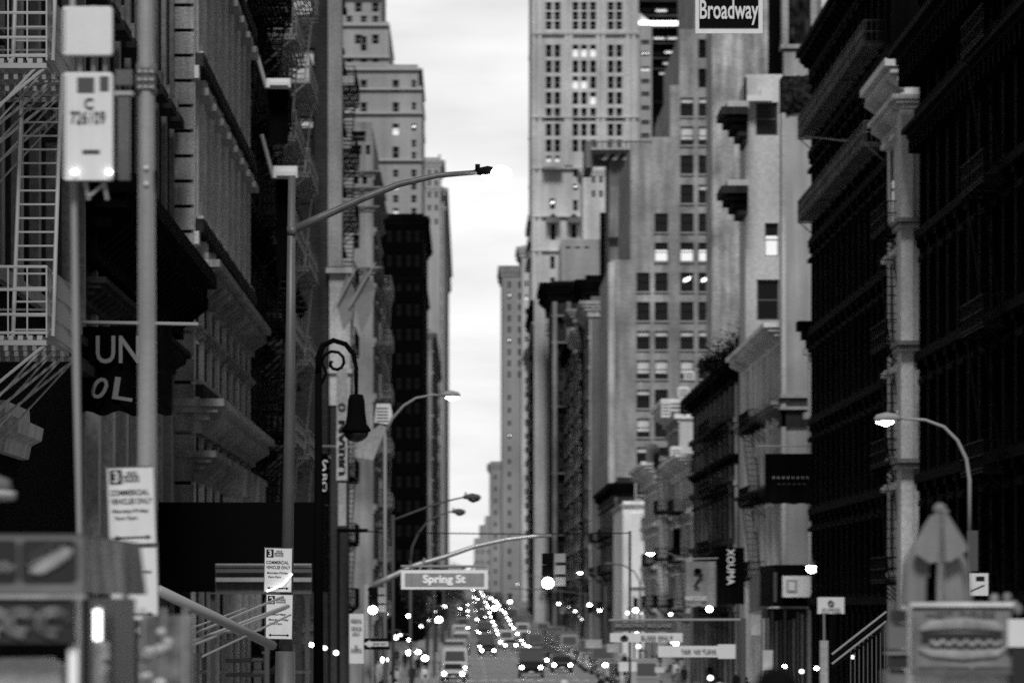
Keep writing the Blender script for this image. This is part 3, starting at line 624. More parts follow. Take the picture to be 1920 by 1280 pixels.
# lamp post with the long arm and the two parking signs
Y = 71; t = thing('street_lamp', 'tall grey lamp post with a long curved arm and two parking signs on its shaft', 'street lamp', (PX(538, Y), Y, GZ(Y)+.15), 'street lamps')
mb = MB(); bx_ = PX(532, Y); g0 = GZ(Y)+.15
mb.tube([(PX(531, Y), Y, g0), (PX(533, Y), Y, g0+.5), (PX(535, Y), Y, 1.2)], [.17, .14, .125], 'steel_dark', 12); mb.build('base', t, True)
MB().tube([(PX(536, Y), Y, 1.2), (PX(544, Y), Y, PZ(700, Y)), (PX(547, Y), Y, PZ(330, Y))], [.085, .065, .045], 'steel_dark', 12).build('post', t, True)
pts = [P(548, 432, Y), P(600, 408, Y), P(680, 372, Y), P(750, 345, Y), P(820, 329, Y), P(895, 323, Y)]
MB().tube(pts, [.055, .05, .045, .04, .035, .03], 'steel_dark', 10).tube([P(548, 440, Y), P(548, 425, Y)], .07, 'steel_dark', 10).build('arm', t, True)
lamp_head(t, P(888, 323, Y), 1, s=.5, body='iron'); 
mb = MB(); mb.ball(P(939, 327, Y), .14, 'lamp', 12, .8); mb.build('lamp_lens', t, True)
def park_sign(parent, x0, x1, y0, y1, Y, num, lines, tilt=0, arrow=True):
    a, b, c, d = PX(x0, Y), PX(x1, Y), PZ(y1, Y), PZ(y0, Y); w = b-a; h = d-c
    s = MB(); s.box(a, b, Y, Y+.004, c, d, 'sign_white'); e = w*.025
    for q in ((a, b, c, c+e), (a, b, d-e, d), (a, a+e, c+e, d-e), (b-e, b, c+e, d-e)): s.box(q[0]+e*.4*(q[1]-q[0] > e*2), q[1]-e*.4*(q[1]-q[0] > e*2), Y-.002, Y-.0005, q[2], q[3], 'iron_grey')
    o = s.build('parking_sign', parent)
    i = MB()
    if num: MB().box(a+w*.07, a+w*.33, Y-.004, Y-.001, d-h*.22, d-h*.04, 'ink').build('number_panel', o)
    if arrow: i.box(a+w*.2, b-w*.2, Y-.004, Y-.001, c+h*.085, c+h*.105, 'ink'); [i.prism([(px_, c+h*.095), (px_+s_*w*.09, c+h*.13), (px_+s_*w*.09, c+h*.06)], 1, Y-.004, Y-.001, 'ink') for px_, s_ in ((a+w*.12, 1), (b-w*.12, -1))]
    if i.v: i.build('arrow', o)
    if num: text(num, 'sign_white', o, a+w*.2, Y-.006, d-h*.13, height=h*.14, name='numeral', thick=.001, bold=.02)
    for (tx, cx, cy, tw, th) in lines: text(tx, 'ink', o, a+w*cx, Y-.004, d-h*cy, width=tw*w, height=th*h, thick=.001, bold=.015)
    if tilt:
        for k_ in [o]: k_.rotation_euler = (0, tilt, 0); piv = Vector(((a+b)/2, Y, (c+d)/2))-WO[parent.name]; k_.location = piv-Matrix.Rotation(tilt, 3, 'Y') @ piv
    return o
WL = [('HOUR\nMETERED\nPARKING', .52, .13, .32, .14), ('COMMERCIAL', .47, .33, .8, .07), ('VEHICLES ONLY', .5, .44, .86, .07), ('Monday-Friday', .48, .57, .74, .055), ('7am-7pm', .38, .66, .46, .055)]
park_sign(t, 495, 548, 1026, 1110, Y-.16, '3', WL, .02)
park_sign(t, 498, 549, 1113, 1198, Y-.16, '2', [('HOUR\nMETERED\nPARKING', .55, .13, .36, .14)]+[(a, b_, c_, d_, e_) for a, b_, c_, d_, e_ in WL[3:]]+[('Saturday', .45, .45, .6, .06)], .02)
MB().tube([P(500, 1108, Y-.18), P(530, 1096, Y-.2), P(548, 1075, Y-.19)], .012, 'lit', 6).build('glowing_strip', t)  # bright streak put in as emission on this strip
# near pole with signs and boxes
Y = 34; t = thing('sign_pole', 'thick pale steel pole at the left carrying a parking sign and grey boxes', 'pole', (PX(278, Y), Y, GZ(Y)+.15))
MB().tube([(PX(278, Y), Y, GZ(Y)+.15), (PX(276, Y), Y, PZ(900, Y)), (PX(274, Y), Y, PZ(0, Y)), (PX(273, Y), Y, 5.6)], [.06, .054, .045, .043], 'steel', 16).build('pole', t, True)
k = MB(); k.box(PX(222, Y), PX(243, Y), Y-.05, Y+.05, PZ(338, Y), PZ(178, Y), 'steel_dark'); k.box(PX(216, Y), PX(250, Y), Y-.06, Y+.06, PZ(180, Y), PZ(172, Y), 'steel'); k.box(PX(218, Y), PX(248, Y), Y-.05, Y+.05, PZ(160, Y), PZ(132, Y), 'steel_dark'); k.build('junction_box', t)
for y in (135, 150, 164):
    k = MB(); k.tube([P(257, y, Y), P(292, y, Y)], .052, 'steel_dark', 10); [k.ball(P(x, y, Y-.055), .012, 'steel', 6) for x in (262, 273, 284)]; k.build('clamp', t)
for y in (315, 345): MB().ball(P(274, y, Y-.06), .015, 'white', 6).build('bolt', t)
k = MB(); k.tube([P(292, 320, Y), P(288, 360, Y), P(268, 374, Y)], .012, 'iron', 6).build('cable', t)
o = park_sign(t, 201, 292, 874, 1021, Y-.1, '3', WL, -.035)
park_sign(t, 206, 297, 1024, 1164, Y-.1, '', [('Sunday', .72, .34, .3, .05)], -.02)
MB().box(PX(252, Y), PX(298, Y), Y-.13, Y-.12, PZ(1196, Y), PZ(1166, Y), 'iron').build('number_plate', t)
text('42m', 'iron_light', t, PX(275, Y), Y-.14, PZ(1181, Y), height=.05)
# thin pole with white enclosures
Y = 33; t = thing('enclosure_pole', 'thin white pole holding two pale numbered equipment boxes', 'pole', (PX(149, Y), Y, 0.14))
MB().tube([(PX(149, Y), Y, .14), (PX(149, Y), Y, PZ(1000, Y)), (PX(143, Y), Y, PZ(700, Y)), (PX(138, Y), Y, PZ(320, Y)), (PX(136, Y), Y, PZ(-10, Y))], [.016, .016, .022, .018, .016], 'iron_light', 8).build('pole', t, True)
def enclosure(x0, x1, y0, y1, d):
    a, b, c, e = PX(x0, Y), PX(x1, Y), PZ(y1, Y), PZ(y0, Y); r = .012
    k = MB(); k.prism([(a+r, c), (b-r, c), (b, c+r), (b, e-r), (b-r, e), (a+r, e), (a, e-r), (a, c+r)], 1, Y-.03-d, Y-.03, 'sign_white')
    k.box(a+.006, a+.016, Y-.034-d, Y-.03-d, c+.02, e-.02, 'iron_light'); return k.build('equipment_box', t)
enclosure(121, 213, 17, 107, .12); e2 = enclosure(122, 214, 140, 341, .12)
for x in (150, 175, 197): MB().tube([P(x, 107, Y-.08), P(x, 140, Y-.08)], .008, 'iron_light', 6).build('bracket', t)
k = MB()
for x in (160, 195): k.tube([P(x, 341, Y-.08), P(x+6, 375, Y-.08)], .01, 'steel', 6)
k.tube([P(165, 370, Y-.08), P(195, 345, Y-.08)], .01, 'steel', 6); k.build('cable_loop', t)
k = MB(); k.box(PX(148, Y), PX(180, Y), Y-.156, Y-.1501, PZ(178, Y), PZ(150, Y), 'iron_grey').box(PX(190, Y), PX(207, Y), Y-.156, Y-.1501, PZ(175, Y), PZ(148, Y), 'iron_grey').box(PX(158, Y), PX(190, Y), Y-.156, Y-.1501, PZ(292, Y), PZ(285, Y), 'iron_grey').build('sticker', e2)
text('C', 'iron_grey', e2, PX(170, Y), Y-.157, PZ(198, Y), height=.06); text('726109', 'iron_grey', e2, PX(168, Y), Y-.157, PZ(224, Y), width=.2, height=.07)
k = MB(); [k.ball(P(x, 323, Y-.17), .017, 'lamp_near', 8) for x in (140, 205)]; k.build('status_lamp', e2)
# bishop's crook
Y = 108; t = thing('crook_lamp', 'black ornamental crook lamp post with a scroll and bell shade', 'street lamp', (PX(597, Y), Y, GZ(Y)+.15)); c0 = PX(597, Y)
MB().tube([(c0, Y, GZ(Y)+.15), (c0, Y, GZ(Y)+.6), (c0, Y, GZ(Y)+1.2), (c0, Y, GZ(Y)+1.4)], [.25, .2, .16, .1], 'black', 12).tube([(c0, Y, GZ(Y)+1.3), (c0, Y, PZ(700, Y))], [.1, .065], 'black', 12).build('post', t, True)
pts = [P(597, 705, Y), P(597, 670, Y), P(605, 648, Y), P(625, 638, Y), P(648, 645, Y), P(663, 665, Y), P(668, 690, Y), P(668, 738, Y)]
k = MB().tube(pts, [.06, .06, .055, .05, .05, .045, .04, .035], 'black', 8)
sp = [P(628+math.cos(a)*r, 680-math.sin(a)*r, Y) for a, r in ((math.pi*(1-.2*i), 26-i*1.8) for i in range(12))]
k.tube(sp, .03, 'black', 6); k.tube([P(597, 730, Y), P(612, 700, Y), P(604, 680, Y)], .03, 'black', 6); k.build('crook', t, True)
k = MB(); q = P(668, 740, Y); k.lathe([(.03, .02), (.13, 0), (.16, -.12), (.17, -.3), (.2, -.55), (.28, -.66), (.27, -.7)], 'black', q, 16); s_ = k.build('lamp_shade', t, True)
MB().lathe([(.24, -.7), (.21, -.8), (.12, -.87), (.02, -.9)], 'glass', q, 14).build('globe', s_, True)
# curved-arm lamps down the left kerb, and the right lamp
def lamp(label, Y, xp, ytop, pts, glow, r=.05, m='iron_light', cat='street lamp'):
    t = thing('street_lamp', label, cat, (PX(xp, Y), Y, GZ(Y)+.15), 'street lamps')
    MB().tube([(PX(xp, Y), Y, GZ(Y)+.15), (PX(xp, Y), Y, GZ(Y)+.9)], [r*2.4, r*1.8], m, 10).tube([(PX(xp, Y), Y, GZ(Y)+.9), (PX(xp, Y), Y, PZ(ytop, Y))], [r*1.5, r*1.1], m, 10).build('post', t, True)
    MB().tube([P(a, b, Y) for a, b in pts], [r*(1-.5*i/len(pts)) for i in range(len(pts))], m, 8).build('arm', t, True)
    d = 1 if pts[-1][0] > pts[0][0] else -1
    lamp_head(t, P(pts[-1][0], pts[-1][1], Y), d, 'lamp' if glow else 'glass', glow, body=m); return t
lamp('lamp post with a glowing head high beside the white banner', 197, 722, 810, [(722, 815), (735, 785), (757, 760), (780, 746), (810, 740), (826, 740)], True)
lamp('grey lamp post with a straight rising arm against the black tower', 213, 737, 965, [(737, 975), (770, 962), (810, 947), (850, 936), (868, 932)], False, .045, 'iron_grey')
lamp('slim lamp post with a rounded arm just above the Spring St sign', 267, 770, 1050, [(770, 1060), (773, 1025), (785, 998), (805, 974), (830, 963), (846, 959)], False, .05, 'iron_grey')
rl_ = lamp('bright lamp post on the right kerb in front of the black lofts', 142, 1822, 1000, [(1818, 1000), (1818, 900), (1812, 860), (1795, 825), (1770, 800), (1735, 787), (1690, 784)], True, .06)
k = MB(); k.box(PX(1813, 141.6), PX(1833, 141.6), 141.5, 141.7, PZ(1070, 141.6), PZ(994, 141.6), 'iron_grey'); k.build('control_box', rl_)
k = MB(); k.box(PX(1816, 141.4), PX(1853, 141.4), 141.4, 141.42, PZ(1116, 141.4), PZ(1074, 141.4), 'sign_white').tube([P(1818, 1108, 141.38), P(1846, 1096, 141.38)], .012, 'ink', 4).box(PX(1830, 141.4), PX(1846, 141.4), 141.38, 141.4, PZ(1088, 141.4), PZ(1080, 141.4), 'ink').build('sign', rl_)
# distant lamps along both kerbs
proto = None; n = 0
for i, (x, Y_) in enumerate([(-2.9, 470), (12.9, 330), (12.9, 430), (-2.9, 640), (12.9, 540), (12.9, 660), (-2.9, 820), (12.9, 800), (12.9, 960)]):
    sd_ = 1 if x < 0 else -1
    lab = '%s far lamp post counting away along the %s kerb' % (['first', 'first', 'second', 'second', 'third', 'fourth', 'third', 'fifth', 'sixth'][i], 'left' if x < 0 else 'right')
    z = GZ(Y_)+.15; t = thing('street_lamp', lab, 'street lamp', (x, Y_, z), 'street lamps')
    MB().tube([(x, Y_, z), (x, Y_, z+7.5)], [.12, .07], 'iron_grey', 8).build('post', t, True)
    MB().tube([(x, Y_, z+7.4), (x+sd_*.4, Y_, z+8.2), (x+sd_*1.2, Y_, z+8.7), (x+sd_*2, Y_, z+8.8)], .05, 'iron_grey', 6).build('arm', t, True)
    lamp_head(t, (x+sd_*2, Y_, z+8.8), sd_, 'lamp_far', i in (1, 4, 6, 7), body='iron_grey')
# ================================================================== signals
def signal_head(parent, cx, Y, ztop, lit, s=1.0, two=True):
    h = MB(); w = .17*s
    for j in range(3):
        z = ztop-.17*s-j*.34*s
        h.box(cx-w, cx+w, Y-.1, Y+.12, z-.165*s, z+.165*s, 'iron')
        h.tube([(cx, Y-.1, z), (cx, Y-.32*s, z-.02)], [.15*s, .16*s], 'iron', 12)
        if two: h.box(cx+w+.02, cx+w+.34*s, Y-.05, Y+.2, z-.1*s, z+.15*s, 'iron_light')
    b = h.build('signal_head', parent)
    l = MB(); z = ztop-.17*s-lit*.34*s; l.ball((cx, Y-.3*s, z-.02), .165*s, 'lamp', 12, 1); l.build('signal_lens', b, True)
Y = 164; t = thing('signal_mast', 'curved signal mast arm reaching over the street with a lit traffic light', 'traffic signal', (PX(690, Y), Y, GZ(Y)+.15))
MB().tube([(PX(688, Y), Y, GZ(Y)+.15), (PX(688, Y), Y, PZ(1095, Y))], [.16, .11], 'iron_light', 12).build('post', t, True)
pts = [P(a, b, Y) for a, b in ((690, 1102), (730, 1082), (780, 1059), (835, 1043), (890, 1024), (950, 1011), (1000, 1005), (1034, 1004))]
MB().tube(pts, [.09, .085, .08, .07, .065, .06, .055, .05], 'steel', 10).build('arm', t, True)
MB().tube([P(1031, 1004, Y), P(1031, 1036, Y)], .03, 'iron', 6).build('hanger', t)
signal_head(t, PX(1027, Y), Y, PZ(1036, Y), 2, 1.0)
t2 = thing('traffic_signal', 'small traffic light clamped beside the foot of the mast arm', 'traffic signal', (PX(704, Y), Y-.6, PZ(1150, Y)))
MB().tube([P(690, 1105, Y-.3), P(704, 1105, Y-.6)], .03, 'iron', 6).build('bracket', t2); signal_head(t2, PX(700, Y), Y-.6, PZ(1100, Y), 2, .75)
# Spring St sign
Y = 163.7; t = thing('street_name_sign', 'long grey Spring St sign with a white border hung under the mast arm', 'street sign', P(833, 1086, Y))
k = MB(); k.box(PX(752, Y), PX(915, Y), Y, Y+.03, PZ(1104, Y), PZ(1068, Y), M('reflect', .95, .5))
b_ = k.build('border', t); MB().box(PX(759, Y), PX(908, Y), Y-.012, Y-.002, PZ(1099, Y), PZ(1074, Y), 'sign_grey').build('face', t)
text('Spring St', M('letter', .8, .5, emit=.25), t, PX(833, Y), Y-.03, PZ(1087, Y), width=PX(873, Y)-PX(793, Y), height=.31, bold=.03)  # slight emission put into the letters to lift them off the face
k = MB(); k.tube([P(752, 1061, Y+.1), P(912, 1061, Y+.1)], .035, 'iron_light', 6)
for x in (786, 883): k.tube([P(x, 1069, Y+.05), P(x+6, 1058, Y+.1), P(x+10, 1046, Y+.2)], .03, 'iron_light', 5)
k.build('hanger', t)
# Broadway sign and its mast, above the frame
Y = 60; t = thing('mast_arm', 'steel mast arm above the picture that holds the street name sign', 'mast arm', (12.9, Y, GZ(Y)+.15))
MB().tube([(12.9, Y, GZ(Y)+.15), (12.9, Y, 8.6)], [.15, .1], 'steel', 12).build('post', t, True); MB().tube([(12.9, Y, 8.3), (8, Y, 8.6), (2, Y, 8.7)], [.09, .07, .05], 'steel', 10).build('arm', t, True)
Y = 59.8; t = thing('street_name_sign', 'dark Broadway sign with white border hanging at the top of the picture', 'street sign', P(1367, 20, Y))
MB().box(PX(1304, Y), PX(1430, Y), Y, Y+.03, PZ(63, Y), PZ(-22, Y), 'sign_white').build('border', t)
MB().box(PX(1311, Y), PX(1422, Y), Y-.01, Y-.002, PZ(53, Y), PZ(-14, Y), 'iron').build('face', t)
text('Broadway', 'white', t, PX(1367, Y), Y-.02, PZ(24, Y), width=PX(1422, Y)-PX(1312, Y), height=PZ(0, Y)-PZ(47, Y), thick=.004, bold=.015)
k = MB(); [k.tube([P(x, -22, Y), (PX(x, Y), Y+.1, 8.65)], .012, 'steel', 6) for x in (1325, 1410)]; k.build('hanger', t)
# ================================================================== flags, banners, awnings, sheds
def slab(name, label, cat, x0, x1, y0, y1, Y, m, txt=(), pole=None, group=None, th=.04, wave=0, z_off=0, fm='iron_light'):
    t = thing(name, label, cat, P((x0+x1)/2, (y0+y1)/2, Y), group); k = MB(); n = 14 if wave else 1
    for j in range(n):
        a = PX(x0+(x1-x0)*j/n, Y); b = PX(x0+(x1-x0)*(j+1)/n, Y); w0 = wave*math.sin(j*.9); w1 = wave*math.sin((j+1)*.9)
        zb_ = PZ(y1, Y)+(wave*.4*math.sin(j*1.3) if wave else 0); zb2 = PZ(y1, Y)+(wave*.4*math.sin((j+1)*1.3) if wave else 0); zt_ = PZ(y0, Y)
        k.face([(a, Y+w0, zb_), (b, Y+w1, zb2), (b, Y+w1*.3, zt_), (a, Y+w0*.3, zt_)], m)
        k.face([(a, Y+w0+th, zb_), (b, Y+w1+th, zb2), (b, Y+w1*.3+th, zt_), (a, Y+w0*.3+th, zt_)], m)
        k.face([(a, Y+w0, zb_), (b, Y+w1, zb2), (b, Y+w1+th, zb2), (a, Y+w0+th, zb_)], m)
    k.build('cloth' if wave else 'panel', t, bool(wave))
    if pole: MB().tube([P(a, b, Y) for a, b in pole], .035, fm, 6).build('pole', t)
    for (s_, mt, cx, cy, w, h, roll) in txt: text(s_, mt, t, PX(cx, Y), Y-.06-wave, PZ(cy, Y), width=w*Y/F, height=h*Y/F, roll=roll, thick=.01, bold=.01)
    return t
M('foliage', .02, .9); M('flag_ink', .22, .8); M('cloth', .2, .9, 'stone', 1, .15)
fl = slab('banner', 'black hanging banner lettered UN over a circle and L beside the thick pole', 'banner', 148, 322, 612, 775, 101, 's_ink', [('UN', 'flag_ink', 222, 656, 82, 52, 0), ('L', 'flag_ink', 233, 730, 38, 42, .15), ('0', 'flag_ink', 188, 728, 28, 42, .5)], [(146, 604), (258, 606), (372, 608)], wave=.12)
M('trace', .16, .8)
slab('banner', 'small black blade banner under a white bracket near the top left', 'banner', 503, 540, 166, 270, 171, 's_ink', group='black blade banners')
slab('banner', 'long narrow black blade banner on a white bracket by the lamp post', 'banner', 518, 548, 335, 520, 171, 's_ink', group='black blade banners')
for (a, b, c, d, w) in ((500, 545, 148, 165, 'white box bracket above the upper black blade banner'), (513, 558, 312, 334, 'white box bracket above the lower black blade banner')):
    t = thing('bracket_box', w, 'bracket', P((a+b)/2, c, 170.5)); MB().box(PX(a, 170.5), PX(b, 170.5), 170.3, 170.9, PZ(d, 170.5), PZ(c, 170.5), 'white').box(PX(a+6, 170.5), PX(b-4, 170.5), 170.1, 170.29, PZ(d-3, 170.5), PZ((c+d)/2, 170.5), 'white').build('box', t); MB().tube([P(a, d, 170.6), P(a-22, c-60, 170.6)], .06, 'iron_light', 5).build('stay', t)
# two pale pennants on slanted poles
for (a, b, c, d, lb) in ((631, 540, 668, 620, 'smaller grey pennant hanging left of its twin below the pale cornice'), (662, 530, 704, 625, 'larger grey pennant hanging right of its twin below the pale cornice')):
    Y = 262; t = thing('pennant', lb, 'flag', P(a, b, Y), 'grey pennants'); k = MB()
    q = [P(a+(c-a)*.55, b-28, Y), P(c, b+12, Y+.2), P(c-8, b+55, Y+.1), P((a+c)/2-6, d, Y), P(a, b+30, Y+.15)]
    k.face(q, 'cloth'); k.face([v+Vector((0, .04, 0)) for v in q], 'cloth')
    k.build('cloth', t); MB().tube([P(a-8, b+46, Y-.05), P(c, b-38, Y-.05)], .04, 'iron_light', 5).build('pole', t)
# pale blade signs
slab('blade_sign', 'tall white vertical sign with dark letters beside the crook lamp', 'sign', 631, 651, 690, 900, 185, 's_light', [('URBAN', 'ink', 641, 838, 100, 13, -math.pi/2), ('O', 'ink', 641, 762, 14, 14, -math.pi/2)], th=.2)
slab('blade_sign', 'tall white vertical panel without letters under the lettered sign', 'sign', 634, 649, 905, 985, 185, 's_light', th=.2)
slab('blade_sign', 'black vertical sign with looped pale lettering', 'sign', 600, 616, 850, 945, 150, 's_ink', [('S', 'blind', 608, 872, 10, 22, .3), ('BO', 'blind', 608, 905, 34, 10, math.pi/2)], th=.1)
t = thing('floodlight', 'square white louvred lamp box beside the curved lamp arm', 'light box', P(718, 780, 200)); k = MB(); Y = 200
k.prism([(PX(702, Y), PZ(792, Y)), (PX(727, Y), PZ(796, Y)), (PX(736, Y), PZ(778, Y)), (PX(732, Y), PZ(757, Y)), (PX(706, Y), PZ(757, Y))], 1, Y-.3, Y+.4, 'sign_white')
for j in range(5): k.box(PX(706, Y), PX(728, Y), Y-.33, Y-.301, PZ(766+j*6, Y), PZ(764+j*6, Y), 'sign_grey')
k.build('housing', t)
t = thing('bracket_cabinet', 'pale ragged sign cabinet under the white lamp box', 'sign', P(695, 830, 199)); k = MB(); Y = 199
k.prism([(PX(668, Y), PZ(858, Y)), (PX(700, Y), PZ(862, Y)), (PX(725, Y), PZ(800, Y)), (PX(712, Y), PZ(796, Y)), (PX(690, Y), PZ(812, Y)), (PX(664, Y), PZ(838, Y))], 1, Y, Y+.5, 's_light'); k.build('housing', t)
MB().tube([P(602, 836, Y), P(668, 838, Y)], .04, 'iron_light', 5).build('pole', t)
# sidewalk shed with its black parapet
Y0, Y1 = 122, 128; t = thing('sidewalk_shed', 'black boarded sidewalk shed spanning the left pavement', 'scaffold', (-5.1, 125, GZ(125)+.15))
k = MB(); k.box(PX(297, Y0), PX(602, Y0), Y0, Y1, PZ(1108, Y0), PZ(941, Y0), 'black'); k.build('parapet', t)
k = MB()
for x in (302, 398, 500, 598): k.box(PX(x, Y0)-.05, PX(x, Y0)+.05, Y0+.2, Y0+.3, GZ(Y0)+.15, PZ(1108, Y0), 'iron_grey')
k.build('leg', t)
slab('shop_sign', 'long grey ribbed shop fascia just under the black shed', 'sign', 404, 584, 1060, 1112, 118, 'steel_dark', th=.3)
k = MB(); Y = 117.8
t = thing('fascia_strip', 'pale strips along the ribbed grey fascia', 'trim', P(494, 1066, Y))
for (a, b, c, d, m_) in ((404, 584, 1056, 1059, 'iron_light'), (404, 584, 1066, 1073, 'iron_grey'), (404, 584, 1082, 1090, 'sign_grey'), (390, 584, 1110, 1113, 'iron_grey')): k.box(PX(a, Y), PX(b, Y), Y, Y+.12, PZ(d, Y), PZ(c, Y), m_)
k.build('strip', t)
# beam beside the parking signs, with pale rods put in for streaks of light
Y = 60; t = thing('awning_streaks', 'slanting pale tube and rods standing in for bright awning-edge streaks at the lower left', 'awning frame', P(400, 1160, Y)); k = MB()
k.tube([P(296, 1106, Y), P(410, 1160, Y+1), P(512, 1210, Y+2)], [.06, .055, .05], 'iron_light', 8).build('tube', t, True)
k = MB()
for (a, b, c, d, r_) in ((296, 1216, 530, 1118, .014), (296, 1228, 540, 1136, .026), (330, 1222, 536, 1140, .014), (380, 1230, 545, 1152, .012), (296, 1200, 460, 1140, .01)): k.tube([P(a, b, Y), P(c, d, Y+3)], r_, 'iron_light', 5)
k.build('streak_rod', t)
# glowing shop piers low on the left
Y = 128
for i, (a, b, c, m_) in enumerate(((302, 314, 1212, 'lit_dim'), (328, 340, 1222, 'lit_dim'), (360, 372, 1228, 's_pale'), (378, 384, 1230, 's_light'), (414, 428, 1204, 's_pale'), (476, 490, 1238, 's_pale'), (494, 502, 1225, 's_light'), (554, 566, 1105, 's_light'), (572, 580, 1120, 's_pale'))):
    t = thing('shop_pier', ['brightest slim shopfront pier at the foot of the left pole', 'glowing shopfront pier second from the left pole', 'pale shopfront pier under the slanting tube', 'thin dim shopfront pier under the slanting tube', 'pale jointed shopfront pier left of the parking signs', 'stout pale pier just left of the grey lamp post', 'narrow pier touching the grey lamp post', 'tall grey pier right of the two parking signs', 'pale pier between the parking signs and the crook lamp'][i], 'pier', P((a+b)/2, 1290, Y), 'shopfront piers')
    MB().box(PX(a, Y), PX(b, Y), Y, Y+.3, GZ(Y)+.1, PZ(c, Y), m_).box(PX(a-3, Y), PX(b+3, Y), Y-.05, Y+.35, PZ(c, Y), PZ(c-5, Y), 's_pale').build('shaft', t)
    MB().box(PX(a-2, Y), PX(b+2, Y), Y-.04, Y+.34, PZ(1262, Y), PZ(1256, Y), 's_pale').build('collar', t)
t = thing('shop_rail', 'double horizontal rail between the pale shopfront piers', 'rail', P(450, 1240, Y)); MB().tube([P(426, 1238, Y), P(500, 1236, Y)], .05, 'iron_light', 6).tube([P(426, 1264, Y), P(500, 1264, Y)], .05, 'iron_light', 6).build('rail', t)
slab('parking_sign', 'pair of stacked white regulation signs beyond the crook lamp', 'sign', 655, 682, 1150, 1243, 150, 'sign_white', [('PARKING', 'ink', 668, 1162, 20, 5, 0), ('VEHICLES', 'ink', 668, 1176, 20, 4, 0), ('ONLY', 'ink', 668, 1186, 14, 4, 0), ('NO\nSTANDING', 'ink', 668, 1214, 20, 12, 0)], th=.02)
# one way sign
Y = 163; t = thing('one_way_sign', 'small black sign with a white arrow pointing left below the signal', 'sign', P(706, 1207, Y)); MB().box(PX(681, Y), PX(731, Y), Y, Y+.03, PZ(1217, Y), PZ(1196, Y), 'iron').build('panel', t)
MB().prism([(PX(682, Y), PZ(1206, Y)), (PX(694, Y), PZ(1199, Y)), (PX(694, Y), PZ(1202, Y)), (PX(728, Y), PZ(1202, Y)), (PX(728, Y), PZ(1211, Y)), (PX(694, Y), PZ(1211, Y)), (PX(694, Y), PZ(1214, Y))], 1, Y-.02, Y-.005, 'white').build('arrow', t)
text('ONE WAY', 'ink', t, PX(712, Y), Y-.03, PZ(1206.5, Y), width=.4, height=.08)
# span wire
t = thing('span_wire', 'thin cable strung across the street above the signal arm', 'cable', P(880, 1000, 230)); MB().tube([P(636, 994, 230), P(690, 994, 230)], .08, 'iron', 6).tube([P(690, 996, 230), P(800, 999, 230), P(1000, 1001, 230), P(1180, 999, 230)], .025, 'iron', 5).build('wire', t)
MB().box(PX(632, 230), PX(637, 230), 229.8, 230.2, GZ(230)+.15, PZ(990, 230), 'iron').build('post', t); MB().box(PX(1179, 230), PX(1183, 230), 229.8, 230.2, GZ(230)+.15, PZ(995, 230), 'iron').build('post', t)
# right side signs
slab('banner', 'big black square flag with a faint line of lettering on the right', 'banner', 1434, 1523, 850, 944, 288, 's_ink', [('. . . . . . . .', 'iron_light', 1482, 895, 66, 5, 0), ('. . . . . .', 'iron_grey', 1484, 907, 50, 3, 0)], [(1420, 836), (1526, 836)], wave=.08)
slab('banner', 'tall black vertical banner with white sideways lettering', 'banner', 1346, 1396, 1026, 1132, 292, 's_ink', [('XOUMA', 'white', 1370, 1062, 68, 14, math.pi/2)], wave=.08)
k = slab('banner', 'grey vertical banner with a round emblem left of the black one', 'banner', 1286, 1342, 1052, 1136, 300, 's_mid', [('NOODLES', 'sign_white', 1305, 1121, 40, 8, 0)], [(1270, 1048), (1346, 1046)], wave=.08)
mb = MB(); mb.prism([(PX(1308+8*math.cos(a*.7854), 300), PZ(1070+6*math.sin(a*.7854), 300)) for a in range(8)], 1, 299.8, 299.85, 's_ink'); mb.tube([P(1318, 1076, 299.8), P(1308, 1088, 299.8), P(1302, 1098, 299.8), P(1312, 1102, 299.8)], .05, 's_ink', 6); mb.build('emblem', k)
# black awning block with the white sign box
Y = 285; t = thing('shop_awning', 'black box awning over a shuttered shop on the right', 'awning', P(1480, 1110, Y)); mb = MB()
mb.box(PX(1452, Y), PX(1568, Y), Y, Y+14, PZ(1136, Y), PZ(1058, Y), 'black'); mb.build('fascia', t)
mb = MB(); mb.face([P(1404, 1150, Y+40), P(1452, 1134, Y-.05), P(1452, 1066, Y-.05), P(1404, 1085, Y+40)], 's_mid'); mb.box(PX(1451, Y), PX(1456, Y), Y-.1, Y+.1, PZ(1128, Y), PZ(1072, Y), 'iron_grey'); mb.build('side_panel', t)
Y = 284; t = thing('sign_box', 'white lit sign board with a framed square fixed to the black awning', 'sign', P(1512, 1098, Y))
MB().box(PX(1467, Y), PX(1557, Y), Y-.2, Y, PZ(1119, Y), PZ(1079, Y), 'sign_white').build('panel', t); MB().box(PX(1474, Y), PX(1494, Y), Y-.24, Y-.201, PZ(1110, Y), PZ(1086, Y), 'sign_grey').box(PX(1478, Y), PX(1490, Y), Y-.27, Y-.241, PZ(1106, Y), PZ(1090, Y), 'sign_white').box(PX(1526, Y), PX(1552, Y), Y-.24, Y-.201, PZ(1091, Y), PZ(1088, Y), 'sign_grey').build('mark', t)
def shop_lamp(label, px, py, Y, r, hood=True):
    t = thing('shop_lamp', label, 'lamp', P(px, py, Y), 'lit lamps low along the shopfronts'); MB().ball(P(px, py, Y), r*Y/F*(1 if hood else .7), 'lamp' if hood or int(px) % 3 else 'lamp_near', 12).build('bulb', t, True)
    if hood: q = P(px, py, Y); s_ = r*Y/F; MB().lathe([(.1*s_, 2.6*s_), (.12*s_, 1.5*s_), (.9*s_, 1.1*s_), (1.25*s_, .35*s_)], 'iron_light', q, 12).build('hood', t, True)
shop_lamp('large hooded lamp glowing above the white sign board', 1522, 1064, 280, 10)
shop_lamp('round lamp glowing beside the grey emblem banner', 1330, 1141, 290, 8, False)
